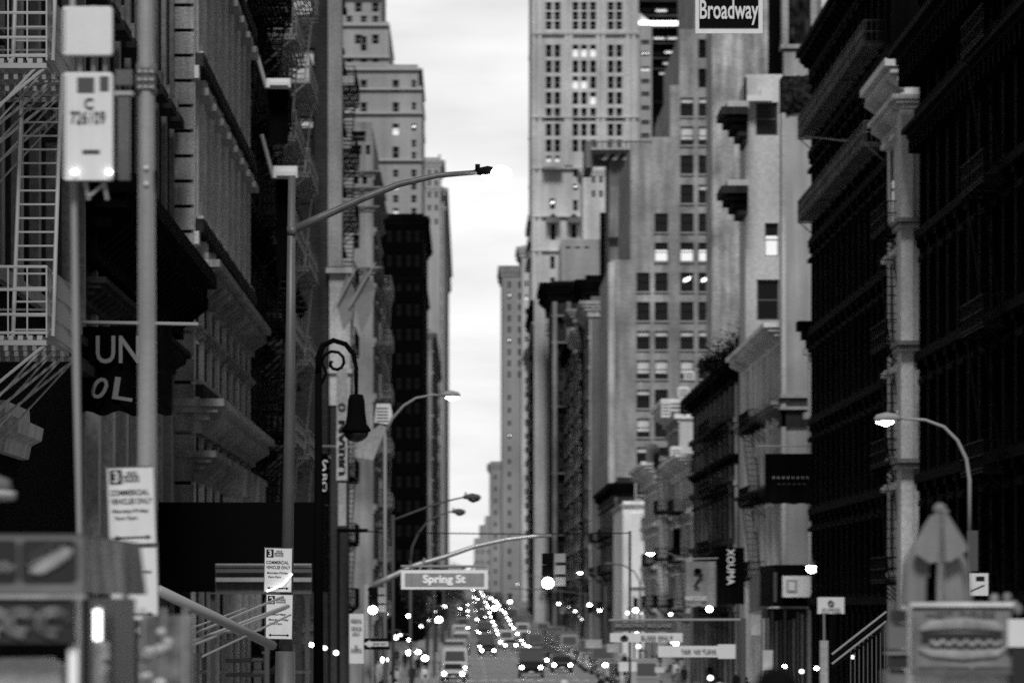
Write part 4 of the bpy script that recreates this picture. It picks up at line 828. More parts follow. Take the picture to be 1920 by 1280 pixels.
for (a, b, Y_, r_, lb) in ((1197, 1211, 300, 5.5, 'round lamp below the BUSES ONLY sign'), (1135, 1246, 330, 6, 'square lamp low by the right kerb'), (1332, 1270, 260, 7, 'lamp at the bottom edge under the yellow board'), (1471, 1249, 270, 5, 'first lamp in front of the rolling shutter'), (1503, 1258, 270, 5.5, 'second lamp in front of the rolling shutter'), (1531, 1252, 270, 5, 'third lamp in front of the rolling shutter'),
        (1605, 1260, 250, 6, 'first of the four bright lamps beside the right cart'), (1618, 1259, 250, 6.5, 'second of the four bright lamps beside the right cart'), (1631, 1261, 250, 6, 'third of the four bright lamps beside the right cart'), (1645, 1258, 250, 6, 'last of the four bright lamps, nearest the right cart'), (1599, 1231, 250, 4.5, 'lone small lamp above the four bright lamps'),
        (584, 1208, 160, 6, 'globe lamp just left of the crook lamp post'), (609, 1214, 160, 6, 'globe lamp just right of the crook lamp post'), (630, 1223, 165, 7, 'globe lamp left of the stacked white signs'), (721, 1236, 230, 9, 'wide lamp under the one way arrow'), (797, 1233, 280, 8, 'bright lamp at the left kerb under the Spring St sign'), (823, 1161, 420, 8, 'bright lamp in front of the dark street tree'), (766, 1154, 330, 5, 'lamp on the black tower front, first from the left')):
    shop_lamp(lb, a, b, Y_, r_, False)
slab('notice_sign', 'small white sign with a round mark on a post near the awning', 'sign', 1533, 1583, 1119, 1150, 200, 'sign_white', [('0', 'ink', 1558, 1130, 12, 10, .6), ('NO PARKING', 'sign_grey', 1558, 1140, 34, 4, 0), ('ANY TIME', 'sign_grey', 1558, 1146, 38, 3, 0)], [(1545, 1150), (1546, 1290)], th=.02)
t = thing('meter_post', 'pale stout post standing below the small white notice', 'post', (PX(1545, 199), 199, GZ(199)+.15)); MB().box(PX(1537, 199), PX(1552, 199), 198.8, 199.1, GZ(199)+.15, PZ(1200, 199), 's_light').tube([P(1565, 1150, 199), P(1560, 1290, 199)], .1, 'black', 8).build('shaft', t)
t = thing('shutter', 'grey rolling shutter with vertical ribs under the black awning', 'shutter', P(1480, 1270, 292)); k = MB(); k.box(PX(1428, 292), PX(1535, 292), 292, 292.2, GZ(292), PZ(1140, 292), 's_dark')
for j in range(13): k.box(PX(1430+j*8, 292), PX(1433.5+j*8, 292), 291.8, 291.99, GZ(292), PZ(1142+random.random()*25, 292), random.choice(['s_mid', 's_light', 's_mid2']))
k.build('slat', t)
slab('window_panel', 'pale lit doorway panel at the left of the rolling shutter', 'panel', 1430, 1449, 1218, 1256, 280, 'blind', th=.1)
slab('window_panel', 'tall pale panel at the top left of the rolling shutter', 'panel', 1408, 1427, 1152, 1190, 292, 's_light', th=.1)
# overhead bus lane sign gantry
Y = 180; t = thing('sign_gantry', 'slim overhead sign bar stretching from the right kerb', 'gantry', P(1380, 1160, Y)); MB().tube([P(1142, 1162, Y), P(1392, 1161, Y)], .04, 'iron_light', 6).build('bar', t); MB().tube([P(1393, 1158, Y), (PX(1393, Y), Y, GZ(Y))], .09, 'iron_grey', 8).build('post', t)
slab('lane_sign', 'dark strip of sign lettering directly under the gantry bar', 'sign', 1146, 1270, 1165, 1183, 179.8, 'iron_grey', [('BROADWAY BUS LANE', 'iron_light', 1206, 1172, 105, 7, 0)], th=.03)
slab('lane_sign', 'long white BUSES ONLY sign with a black diamond', 'sign', 1144, 1280, 1186, 1203, 179.7, 'sign_white', [('BUSES ONLY', 'iron_grey', 1232, 1194.5, 60, 8, 0)], th=.03)
MB().prism([P(1162, 1194, Y).xz, P(1170, 1189, Y).xz, P(1178, 1194, Y).xz, P(1170, 1200, Y).xz], 1, 179.6, 179.66, 'ink').build('diamond_mark', bpy.data.objects['lane_sign.001'] if 'lane_sign.001' in bpy.data.objects else None)
slab('lane_sign', 'white sign board with grey blocks below and right of BUSES ONLY', 'sign', 1234, 1378, 1210, 1231, 178, 'sign_white', [('TAXI  NO TURNS', 'iron_grey', 1310, 1220, 66, 8, 0)], th=.03)
slab('rail_sign', 'narrow white sign end plate touching the white sign board', 'sign', 1346, 1379, 1207, 1234, 177.6, 'white', th=.03)
for (a, b, c, d, Y_, m_, lb) in ((1160, 1194, 1240, 1258, 300, 'sign_white', 'pale shop board low beneath the bus lane sign'), (1180, 1194, 1258, 1300, 300, 's_light', 'pale door surround under the low shop board'), (1228, 1246, 1250, 1260, 280, 'blind', 'little bright box low right of the pale shop board'), (1098, 1128, 1198, 1214, 330, 's_light', 'plain grey rectangular sign by the right kerb'), (1138, 1160, 1206, 1222, 260, 's_light', 'pale square sign just under the gantry left end'), (1250, 1262, 1215, 1245, 300, 's_mid', 'slim grey notice panel under the gantry')):
    slab('shop_board', lb, 'sign', a, b, c, d, Y_, m_, th=.06)
# stacked rails near the right cart
Y = 90; t = thing('railing', 'slanted dark and pale handrails climbing to the right cart', 'railing', P(1620, 1200, Y)); k = MB()
for j, m_ in enumerate(('iron_light', 'iron', 'iron_light', 'iron')): k.tube([P(1560, 1226+j*9, Y), P(1662, 1146+j*9, Y)], .018, m_, 5)
k.build('rail', t); k = MB()
for j in range(9): k.box(PX(1594+j*8, Y), PX(1596+j*8, Y), Y, Y+.03, GZ(Y), PZ(1215-j*5, Y), 'iron_grey')
k.build('baluster', t)

random.seed(5); nl = 0
for side_, xs_ in (('left', (-6.8, -3.2)), ('right', (12.8, 16.5))):
    for i in range(20):
        Y_ = 380+i*i*3.2+random.random()*20; x = random.uniform(*xs_); z = GZ(Y_)+random.choice([2.6, 3.2, 4.0, 5.2])
        t = thing('shop_lamp', 'small glowing shop lamp far down the %s pavement' % side_, 'lamp', (x, Y_, z), 'far shop lamps on the %s pavement' % side_)
        MB().ball((x, Y_, z), random.uniform(.1, .2), random.choice(['lamp_far', 'lamp_dim', 'lamp_dim']), 8).build('bulb', t, True); MB().tube([(x, Y_, z+.15), (x, Y_, z+.4), (x+(-.8 if side_ == 'left' else .8), Y_, z+.5)], .04, 'iron_grey', 5).build('bracket', t)

# roof clutter and small fittings on the right-hand fronts
def roof_thing(name, label, x0, x1, y0, y1, Y, m, d=1.2, m2=None):
    t = thing(name, label, name.replace('_', ' '), P((x0+x1)/2, y1, Y)); k = MB(); a, b, c, e = PX(x0, Y), PX(x1, Y), PZ(y1, Y), PZ(y0, Y); w = b-a; h = e-c
    k.prism([(a, c), (b, c), (b, e-h*.2), (b-w*.2, e), (a+w*.1, e), (a, e-h*.15)], 1, Y, Y+d, m); k.build('housing', t)
    k = MB()
    for j in range(4): k.box(a+w*.12, b-w*.12, Y-.03, Y-.003, c+h*(.15+.17*j), c+h*(.2+.17*j), m2 or 'iron_grey')
    k.build('grille', t)
roof_thing('roof_unit', 'small white rooftop box against the brick slab windows', 1283, 1302, 694, 712, 431, 'sign_white')
roof_thing('roof_unit', 'white edged rooftop unit lower left of the small white box', 1271, 1294, 724, 745, 431, 'sign_white')
roof_thing('roof_unit', 'dark rooftop housing beneath the white edged unit', 1276, 1312, 748, 775, 431, 's_ink')
roof_thing('roof_unit', 'pale upright rooftop vent left of the dark housing', 1240, 1257, 747, 782, 471, 's_pale')
roof_thing('wall_unit', 'grey box unit fixed in front of the brick slab below the vents', 1212, 1236, 832, 866, 503, 's_mid')
roof_thing('wall_unit', 'pale box unit on the loft right of the grey box unit', 1257, 1280, 836, 862, 471, 's_pale')
roof_thing('wall_unit', 'small dark unit hanging on the pale loft above the bus lane signs', 1296, 1320, 862, 884, 431, 's_ink')
random.seed(9)
for i, (x, y, r_) in enumerate(((1335, 684, 1.1), (1358, 672, 1.5), (1384, 660, 1.9), (1404, 640, 1.6), (1418, 655, 1.3))):
    q = P(x, y, 366+i*2); t = thing('roof_plant', 'shaggy dark rooftop shrub, %s along the jagged black cornice' % ['first from the left', 'second', 'third', 'fourth', 'last at the right'][i], 'plant', q, 'rooftop shrubs')
    k = MB()
    for _ in range(800):
        d = Vector((random.gauss(0, .5), random.gauss(0, .5), random.gauss(0, .35)))*r_*.8; s_ = random.uniform(.08, .17); u = Vector((random.gauss(0, 1), random.gauss(0, 1), random.gauss(0, 1))).normalized(); w = u.cross(Vector((0, .3, 1))).normalized()
        v = q+d; k.face([v-u*s_, v+w*s_*.5, v+u*s_, v-w*s_*.5], 'foliage')
    k.build('leaves', t); MB().tube([q-Vector((0, 0, 2)), q], .05, 'iron', 5).build('stem', t)
# awnings and blade signs standing off the right fronts
for i, (x0, x1, y0, y1, Y_, m_, lb) in enumerate(((1150, 1168, 1040, 1075, 640, 's_ink', 'tiny black blade sign left of the blank white wall'), (1232, 1246, 1040, 1090, 500, 's_pale', 'narrow pale blade sign right of the blank white wall'), (1262, 1276, 990, 1040, 440, 's_ink', 'slim black blade sign left of the emblem banner'), (1396, 1408, 1050, 1090, 330, 's_pale', 'slim white blade sign touching the black vertical banner'), (1098, 1112, 1090, 1140, 800, 's_ink', 'tiny dark blade sign among the far right lights'), (1050, 1066, 1120, 1150, 900, 's_light', 'tiny grey board far down the right pavement'), (818, 830, 1110, 1160, 600, 's_ink', 'tiny black board far down the left pavement'), (1022, 1030, 1120, 1150, 1200, 's_light', 'faint pale board at the far right kerb'))):
    slab('blade_sign', lb, 'sign', x0, x1, y0, y1, Y_, m_, th=.3)
# ================================================================== food carts
M('banner_cloth', .34, .8, 'stone', 5, .5, .3); M('cart_dark', .015, .5); M('bun', .34, .7, 'stone', 20, .25); M('bun_dark', .06, .8, 'stone', 20, .3); M('cart_metal', .5, .3, 'stone', 6, .2, .05, metal=.5)
M('cart_glow', .7, .5, emit=.4); M('umb', .22, .9, 'stone', 10, .12, .1); M('food', .2, .8, 'stone', 30, .5)
Y = 22.0; X1 = PX(160, Y); YB = 25.5
t = thing('food_cart', 'street food cart with hot dog and pretzel pictures at the lower left', 'food cart', (-2.3, 24, .15))
w = MB(); w.box(-3.6, X1-.02, Y+.1, YB, .5, 1.05, 'cart_metal'); w.build('body', t)
k = MB(); [k.tube([(x, Y+.6, .4), (x+.08, Y+.6, .4)], .25, 'iron', 16) for x in (-3.3, -1.75)]; [k.tube([(x, YB-.6, .4), (x+.08, YB-.6, .4)], .25, 'iron', 16) for x in (-3.3, -1.75)]; k.build('wheel', t)
k = MB(); 
for x, y in ((-3.55, Y+.15), (X1-.05, Y+.15), (-3.55, YB-.1), (X1-.05, YB-.1)): k.tube([(x, y, 1.0), (x, y, 2.05)], .015, 'cart_metal', 8)
k.build('corner_post', t)
MB().box(-3.65, X1, Y+.02, YB, PZ(1000, Y)-.015, PZ(1000, Y), 'iron_grey').build('roof', t)
p = MB(); p.box(-3.65, X1, Y-.01, Y+.02, PZ(1112, Y), PZ(997, Y)-.02, 's_mid2').box(-3.65, X1+.003, Y-.03, Y+.01, PZ(1122, Y), PZ(1114, Y), 'cart_metal'); pn = p.build('picture_board', t)
q = lambda x, y: (PX(x, Y), PZ(y, Y)); r = MB()
r.prism([q(38, 1022), q(46, 1012), q(138, 1012), q(146, 1022), q(146, 1080), q(138, 1090), q(46, 1090), q(38, 1080)], 1, Y-.02, Y-.011, 'cart_dark'); r.build('picture', pn)
r = MB(); r.tube([(PX(58, Y), Y-.03, PZ(1072, Y)), (PX(75, Y), Y-.03, PZ(1068, Y)), (PX(100, Y), Y-.03, PZ(1053, Y)), (PX(125, Y), Y-.03, PZ(1037, Y)), (PX(136, Y), Y-.03, PZ(1030, Y))], [.008, .022, .026, .022, .008], 'bun', 12, .4)
r.tube([(PX(50, Y), Y-.025, PZ(1058, Y)), (PX(62, Y), Y-.025, PZ(1046, Y)), (PX(85, Y), Y-.025, PZ(1030, Y)), (PX(110, Y), Y-.025, PZ(1021, Y)), (PX(125, Y), Y-.025, PZ(1019, Y))], [.006, .018, .02, .016, .006], 'bun_dark', 12, .4)
r.tube([(PX(54+i*8, Y), Y-.035, PZ(1062-i*4.2+(4 if i % 2 else -4), Y)) for i in range(10)], .005, 'bun', 6); r.build('hot_dog_picture', pn)
r = MB(); r.prism([q(-60, 1012), q(28, 1012), q(34, 1022), q(34, 1080), q(28, 1090), q(-60, 1090)], 1, Y-.02, Y-.011, 'cart_dark')
for i in range(8): r.ball((PX(-20+i*6, Y), Y-.025, PZ(1070-6*(i % 3), Y)), .015, 'food', 8)
r.build('picture', pn)
lo = MB(); lo.box(-3.65, PX(145, Y), Y-.02, Y+.01, PZ(1206, Y), PZ(1128, Y), 'cart_dark'); lb_ = lo.build('menu_board', t)
r = MB()
for cx in (-10, 40, 100):
    for (rr, ph) in ((26, 0), (15, .6)):
        r.tube([(PX(cx+rr*1.2*math.cos(a*.7+ph), Y), Y-.03, PZ(1167-rr*math.sin(a*.7+ph), Y)) for a in range(8)], .011, 'food', 8, .6)
r.build('pretzel_picture', lb_)
s = MB(); n = 24      # rippled side banner
for j in range(n):
    y0, y1 = Y+.02+(YB-Y)*j/n, Y+.02+(YB-Y)*(j+1)/n; f0, f1 = .02*math.sin(j*1.1), .02*math.sin((j+1)*1.1); zt = PZ(1000, Y)-.01; zl = PZ(1112, Y)
    s.face([(X1+f0+.02, y0, zl), (X1+f1+.02, y1, zl), (X1+.01, y1, zt), (X1+.01, y0, zt)], 'banner_cloth')
s.build('side_banner', t, True)
gsd = MB(); gsd.box(X1-.02, X1-.005, Y+.3, YB-.1, 1.1, 1.82, 'glass'); gsd.build('side_glass', t)
gl = MB(); gl.box(PX(176, Y), PX(184, Y), Y+.06, Y+.12, PZ(1200, Y), PZ(1142, Y), 'lamp_near'); gl.box(PX(176, Y), PX(186, Y), Y+.13, Y+.15, 1.1, PZ(1136, Y), 'cart_metal'); gl.build('tube_light', t)
k = MB(); random.seed(3)
for i in range(16): k.ball((X1+.02+.03*random.random(), Y+.4+random.random()*.1, 1.3+.022*i), .018, 'blind', 6)
for i in range(30): k.ball((X1+.12+.12*random.random(), Y+1.4+random.random(), 1.2+.5*random.random()), (.016+.012*random.random()), random.choice(['s_light', 'blind', 'bun', 's_pale']), 7)
k.build('snack_bag', t, True)
k = MB(); k.box(X1+.1, X1+.32, Y+2, Y+2.1, 1.0, 1.75, 'food'); [k.box(X1+.1+.09*i, X1+.115+.09*i, Y+1.97, Y+1.99, 1, 1.78, 'cart_metal') for i in range(3)]; k.build('display_rack', t)
MB().prism([(-3.6, 1.02), (X1-.1, 1.02), (X1-.1, PZ(1250, Y)), (PX(80, Y), PZ(1232, Y)), (-2.7, PZ(1240, Y))], 1, Y+.12, Y+.5, 'cart_metal').box(PX(128, Y), PX(142, Y), Y+.02, Y+.1, 1.0, PZ(1216, Y), 'cart_glow').build('counter', t)
# corner of a neighbouring parasol at the far left
t = thing('parasol', 'edge of a parasol with a pale valance at the left margin', 'parasol', (-2.55, 24, 0)); Y = 24
MB().lathe([(.95, 2.24), (.93, 2.32), (.6, 2.45), (.06, 2.62)], 'umb', (PX(26, Y)-.95, Y, 0), 20).build('canopy', t, True)
MB().lathe([(.955, 2.235), (.955, 2.27)], 'white', (PX(26, Y)-.95, Y, 0), 20).build('valance', t, True); MB().tube([(PX(26, Y)-.95, Y, .1), (PX(26, Y)-.95, Y, 2.6)], .02, 'cart_metal', 8).build('pole', t)
# right hot dog cart with the folded parasol
Y = 28.0; q = lambda x, y: (PX(x, Y), PZ(y, Y))
t = thing('food_cart', 'street cart with a long hot dog picture board at the lower right', 'food cart', (2.4, 29, .15))
MB().box(PX(1690, Y), PX(2100, Y), Y+.1, Y+1.4, .5, PZ(1262, Y), 'cart_metal').build('body', t)
k = MB(); [k.tube([(x, Y+.5, .4), (x+.06, Y+.5, .4)], .25, 'iron', 14) for x in (2.25, 3.0)]; k.build('wheel', t)
p = MB(); p.box(PX(1712, Y), PX(1896, Y), Y, Y+.05, PZ(1250, Y), PZ(1130, Y), 's_mid').box(PX(1706, Y), PX(1900, Y), Y-.02, Y+.3, PZ(1137, Y), PZ(1128, Y), 's_pale').box(PX(1706, Y), PX(1900, Y), Y-.02, Y, PZ(1264, Y), PZ(1252, Y), 'steel_dark'); pb = p.build('picture_board', t)
r = MB(); r.tube([(PX(x, Y), Y-.01, PZ(y, Y)) for x, y in ((1725, 1180), (1745, 1172), (1810, 1168), (1865, 1173), (1880, 1180))], [.01, .024, .03, .024, .01], 'bun', 12, .4)
r.box(PX(1727, Y), PX(1880, Y), Y-.012, Y-.001, PZ(1202, Y), PZ(1186, Y), 'cart_dark')
r.tube([(PX(1745+i*11, Y), Y-.02, PZ(1204+(5 if i % 2 else -4), Y)) for i in range(13)], .012, 'bun', 8, .5)
r.tube([(PX(x, Y), Y-.01, PZ(y, Y)) for x, y in ((1722, 1216), (1745, 1224), (1810, 1228), (1870, 1224), (1885, 1214))], [.01, .02, .024, .02, .01], 'bun', 12, .4); r.build('hot_dog_picture', pb)
text('HOT DOGS', 's_mid2', pb, PX(1800, Y), Y-.006, PZ(1151, Y), width=PX(1870, Y)-PX(1740, Y), height=.028)
k = MB(); k.box(PX(1662, Y), PX(1700, Y), Y+.05, Y+.3, PZ(1290, Y), PZ(1255, Y), 's_mid').box(PX(1665, Y), PX(1704, Y), Y+.05, Y+.3, PZ(1215, Y), PZ(1168, Y), 's_mid2').box(PX(1676, Y), PX(1702, Y), Y+.03, Y+.29, PZ(1166, Y), PZ(1143, Y), 'cart_dark').box(PX(1668, Y), PX(1704, Y), Y+.02, Y+.28, PZ(1252, Y), PZ(1218, Y), 'cart_dark').box(PX(1664, Y), PX(1706, Y), Y, Y+.3, PZ(1226, Y), PZ(1222, Y), 'iron_light').build('side_shelf', t)
k = MB(); k.box(PX(1888, Y), PX(1990, Y), Y-.05, Y+.2, PZ(1212, Y), PZ(1160, Y), 'sign_white').build('cooler_box', t)
MB().box(PX(1896, Y), PX(1990, Y), Y-.04, Y+.2, PZ(1290, Y), PZ(1214, Y), 'cart_dark').build('drawer', t)
k = MB(); [k.ball((PX(x, Y), Y+.1, PZ(y, Y)), .022, 's_mid', 8, 1.3) for x, y in ((1868, 1122), (1892, 1120), (1905, 1135), (1912, 1142))]; k.build('bottle', t, True)
# folded parasol
t = thing('folded_parasol', 'closed grey parasol with hanging folds above the right cart', 'parasol', (PX(1762, Y+.3), Y+.3, .2)); Yp = Y+.3
qq = lambda x, y: (PX(x, Yp), PZ(y, Yp))
MB().tube([(PX(1762, Yp), Yp+.03, .2), (PX(1762, Yp), Yp+.03, PZ(950, Yp))], .014, 'cart_metal', 8).build('pole', t)
k = MB()
k.tube([(PX(x, Yp), Yp, PZ(y, Yp)) for x, y in ((1762, 942), (1762, 948), (1762, 956), (1764, 966))], [.01, .03, .035, .02], 'umb', 10); k.tube([(PX(1768, Yp), Yp-.02, PZ(958, Yp)), (PX(1776, Yp), Yp-.02, PZ(962, Yp))], .015, 'umb', 8); k.build('cap', t, True)
def fold(pts, y0, y1, m='umb'):
    k.prism([qq(*p_) for p_ in pts], 1, y0, y1, m)
k = MB()
fold([(1752, 962), (1763, 962), (1758, 1052), (1742, 1056), (1712, 1034), (1712, 1020), (1738, 985)], Yp-.05, Yp-.02)
fold([(1766, 962), (1776, 965), (1812, 1022), (1812, 1032), (1778, 1054), (1770, 1050)], Yp-.06, Yp-.02)
nz_, na = 14, 60
def rr_(i, a):
    z = i/(nz_-1); base = .012+.13*min(1, z*1.9)**.85+.035*max(0, z-.5); return base*(1+.16*math.sin(7*a+.8)*min(1, z*2.2)+.05*math.sin(17*a))
for i in range(nz_-1):
    for j in range(na):
        a0, a1 = 2*math.pi*j/na, 2*math.pi*(j+1)/na
        if abs(math.atan2(math.sin(a0+math.pi/2+.05), math.cos(a0+math.pi/2+.05))) < .12+.25*i/nz_: continue
        y0_, y1_ = 964+170*i/(nz_-1), 964+170*(i+1)/(nz_-1); c_ = PX(1755, Yp)
        def v_(i_, a_, yy): r_ = rr_(i_, a_); return (c_+r_*math.cos(a_), Yp+.12+r_*math.sin(a_)*.7, PZ(yy, Yp))
        k.face([v_(i, a0, y0_), v_(i, a1, y0_), v_(i+1, a1, y1_), v_(i+1, a0, y1_)], 'umb')
k.build('canopy', t)
MB().prism([qq(1756, 970), qq(1768, 970), qq(1776, 1132), qq(1736, 1132), qq(1750, 1058)], 1, Yp+.12, Yp+.14, 'black').build('gap_shade', t)  # black sheet standing in for the shaded gap between the folds
# ================================================================== people
def person_mesh(pose, coat, hair_m='iron', h=1.7):
    """one skinned body; local: feet at 0, facing +y (away)"""
    me = bpy.data.meshes.new('person'); s = h/1.7; st = pose
    V = [(0, 0, .95, .13), (0, .0, 1.15, .13), (0, 0, 1.35, .15), (0, 0, 1.47, .06), (0, .01, 1.53, .055),
         (-.17, 0, 1.39, .065), (-.23, .02+st*.05, 1.13, .048), (-.22, .06+st*.2, .9, .036), (-.22, .08+st*.24, .8, .03),
         (.17, 0, 1.39, .065), (.23, .02-st*.05, 1.13, .048), (.22, .06-st*.12, .9, .036), (.22, .08-st*.14, .8, .03),
         (-.1, 0, .88, .095), (-.1, .02-st*.18, .5, .062), (-.1, -st*.36, .1, .042), (-.1, .12-st*.34, .045, .038),
         (.1, 0, .88, .095), (.1, .04+st*.2, .5, .062), (.1, st*.34, .1, .042), (.1, .14+st*.34, .045, .038)]
    E = [(0, 1), (1, 2), (2, 3), (3, 4), (2, 5), (5, 6), (6, 7), (7, 8), (2, 9), (9, 10), (10, 11), (11, 12), (0, 13), (13, 14), (14, 15), (15, 16), (0, 17), (17, 18), (18, 19), (19, 20)]
    me.from_pydata([(a*s, b*s, c*s) for a, b, c, r in V], E, []); o = bpy.data.objects.new('body', me); sc.collection.objects.link(o)
    sk = o.modifiers.new('skin', 'SKIN'); o.modifiers.new('sub', 'SUBSURF').render_levels = 1
    for i, v in enumerate(me.skin_vertices[0].data): v.radius = (V[i][3]*s, V[i][3]*s)
    me.skin_vertices[0].data[0].use_root = True
    bpy.context.view_layer.update()
    m2 = bpy.data.meshes.new_from_object(o.evaluated_get(bpy.context.evaluated_depsgraph_get())); bpy.data.objects.remove(o)
    m2.materials.clear(); m2.materials.append(MATS[coat]); m2.polygons.foreach_set('use_smooth', [True]*len(m2.polygons)); return m2
M('skin', .35, .6, 'stone', 20, .08, .05); M('coat_dark', .02, .9, 'stone', 8, .3); M('coat_mid', .12, .9, 'stone', 8, .3)
def make_person(label, loc, h, pose, coat, rz=0, group=None, hairm='iron'):
    t = thing('person', label, 'person', loc, group); t.rotation_euler = (0, 0, rz); WO[t.name] = Vector((0, 0, 0))
    b = bpy.data.objects.new('body', person_mesh(pose, coat, h=h)); sc.collection.objects.link(b); b.parent = t
    s = h/1.7; hd = MB(); zc = 1.59
    hd.lathe([(.035*s, 1.49*s), (.055*s, 1.515*s), (.07*s, 1.56*s), (.078*s, 1.61*s), (.07*s, 1.66*s), (.04*s, 1.69*s), (.01, 1.695*s)], 'skin', (0, .01, 0), 14)
    hd.ball((0, .09*s, 1.585*s), .014*s, 'skin', 6); hd.ball((-.08*s, .01, 1.59*s), .018*s, 'skin', 6); hd.ball((.08*s, .01, 1.59*s), .018*s, 'skin', 6)
    for x in (-.028, .028): hd.ball((x*s, .082*s, 1.605*s), .009*s, 'iron', 6)
    hd.box(-.02*s, .02*s, .078*s, .084*s, 1.55*s, 1.556*s, 'iron_grey'); hd.build('head', t, True, loc=(0, 0, 0))
    hr = MB(); hr.lathe([(.082*s, 1.56*s), (.09*s, 1.6*s), (.088*s, 1.65*s), (.065*s, 1.69*s), (.03*s, 1.71*s), (.005, 1.715*s)], hairm, (0, -.018*s, 0), 14); hr.build('hair', t, True, loc=(0, 0, 0))
    for sx, a in ((-1, .24), (1, -.14)):
        k = MB(); x = sx*.22*s; y0 = (.08+a*pose)*s; k.ball((x, y0, .76*s), .032*s, 'skin', 8, 1.5)
        for j in range(4): k.tube([(x, y0-.025*s+j*.016*s, .73*s), (x-sx*.005, y0-.022*s+j*.017*s, (.675+.008*abs(j-1.5))*s), (x-sx*.015, y0-.02*s+j*.017*s, (.65+.01*abs(j-1.5))*s)], [.008*s, .0075*s, .006*s], 'skin', 6)
        k.tube([(x-sx*.01, y0+.03*s, .76*s), (x-sx*.025, y0+.05*s, .72*s)], [.009*s, .007*s], 'skin', 6); k.build('hand', t, True, loc=(0, 0, 0))
    return t
pr = make_person('person seen from behind, only the dark hair showing at the bottom edge', (PX(1456, 20), 20, 0), 1.56, .2, 'coat_dark')
ped = [('person in a pale jacket walking away on the left pavement below the one way arrow', -3.9, 300, 's_pale', 0), ('person in a dark coat on the left pavement left of the pale jacket', -4.7, 306, 'coat_dark', 1), ('person in a grey coat crossing from the left kerb', -1.2, 318, 'coat_mid', 2),
       ('person in a light coat under the Spring St sign near the kerb', -2.6, 334, 's_light', 0), ('person in black stepping off the right kerb', 7.8, 337, 'coat_dark', 1), ('person in a grey jacket on the right end of the crossing', 9.6, 338, 'coat_mid', 2), ('person in a pale top beside the parked van on the right', 13.2, 300, 's_pale', 0), ('person in a dark jacket by the right shopfronts', 14.4, 296, 'coat_dark', 2), ('person in white halfway over the crossing', 5.6, 336, 's_pale', 1)]
for lb, x, y, ct, i in ped: make_person(lb, (x, y, GZ(y)+(.15 if x < -2.3 or x > 12.3 else 0)), 1.66+.05*i, .4+.3*i, ct, math.pi*(i % 2), 'people far down the street')
crowd = {}
random.seed(21)
word = {'s_pale': 'white coat', 'coat_dark': 'black coat', 'coat_mid': 'grey coat', 's_light': 'pale grey coat'}
for side_, (xa, xb) in (('left', (-6.6, -2.7)), ('right', (12.7, 16.8))):
    for i in range(14):
        Y_ = 342+i*14+random.random()*8; ct = random.choice(list(word)); ps = random.choice([.3, .6]); key = (ct, ps)
        x = random.uniform(xa, xb)
        if key not in crowd: crowd[key] = c = make_person('-', (x, Y_, GZ(Y_)+.15), 1.72, ps, ct)
        else: c = copy_tree(crowd[key]); c.location = (x, Y_, GZ(Y_)+.15)
        c.rotation_euler = (0, 0, math.pi*random.randint(0, 1)); c['label'] = 'person in a %s, %s walker counted down the %s pavement' % (word[ct], ['first', 'second', 'third', 'fourth', 'fifth', 'sixth', 'seventh', 'eighth', 'ninth', 'tenth', 'eleventh', 'twelfth', 'thirteenth', 'fourteenth'][i], side_)
        c['group'] = 'crowd on the %s pavement' % side_
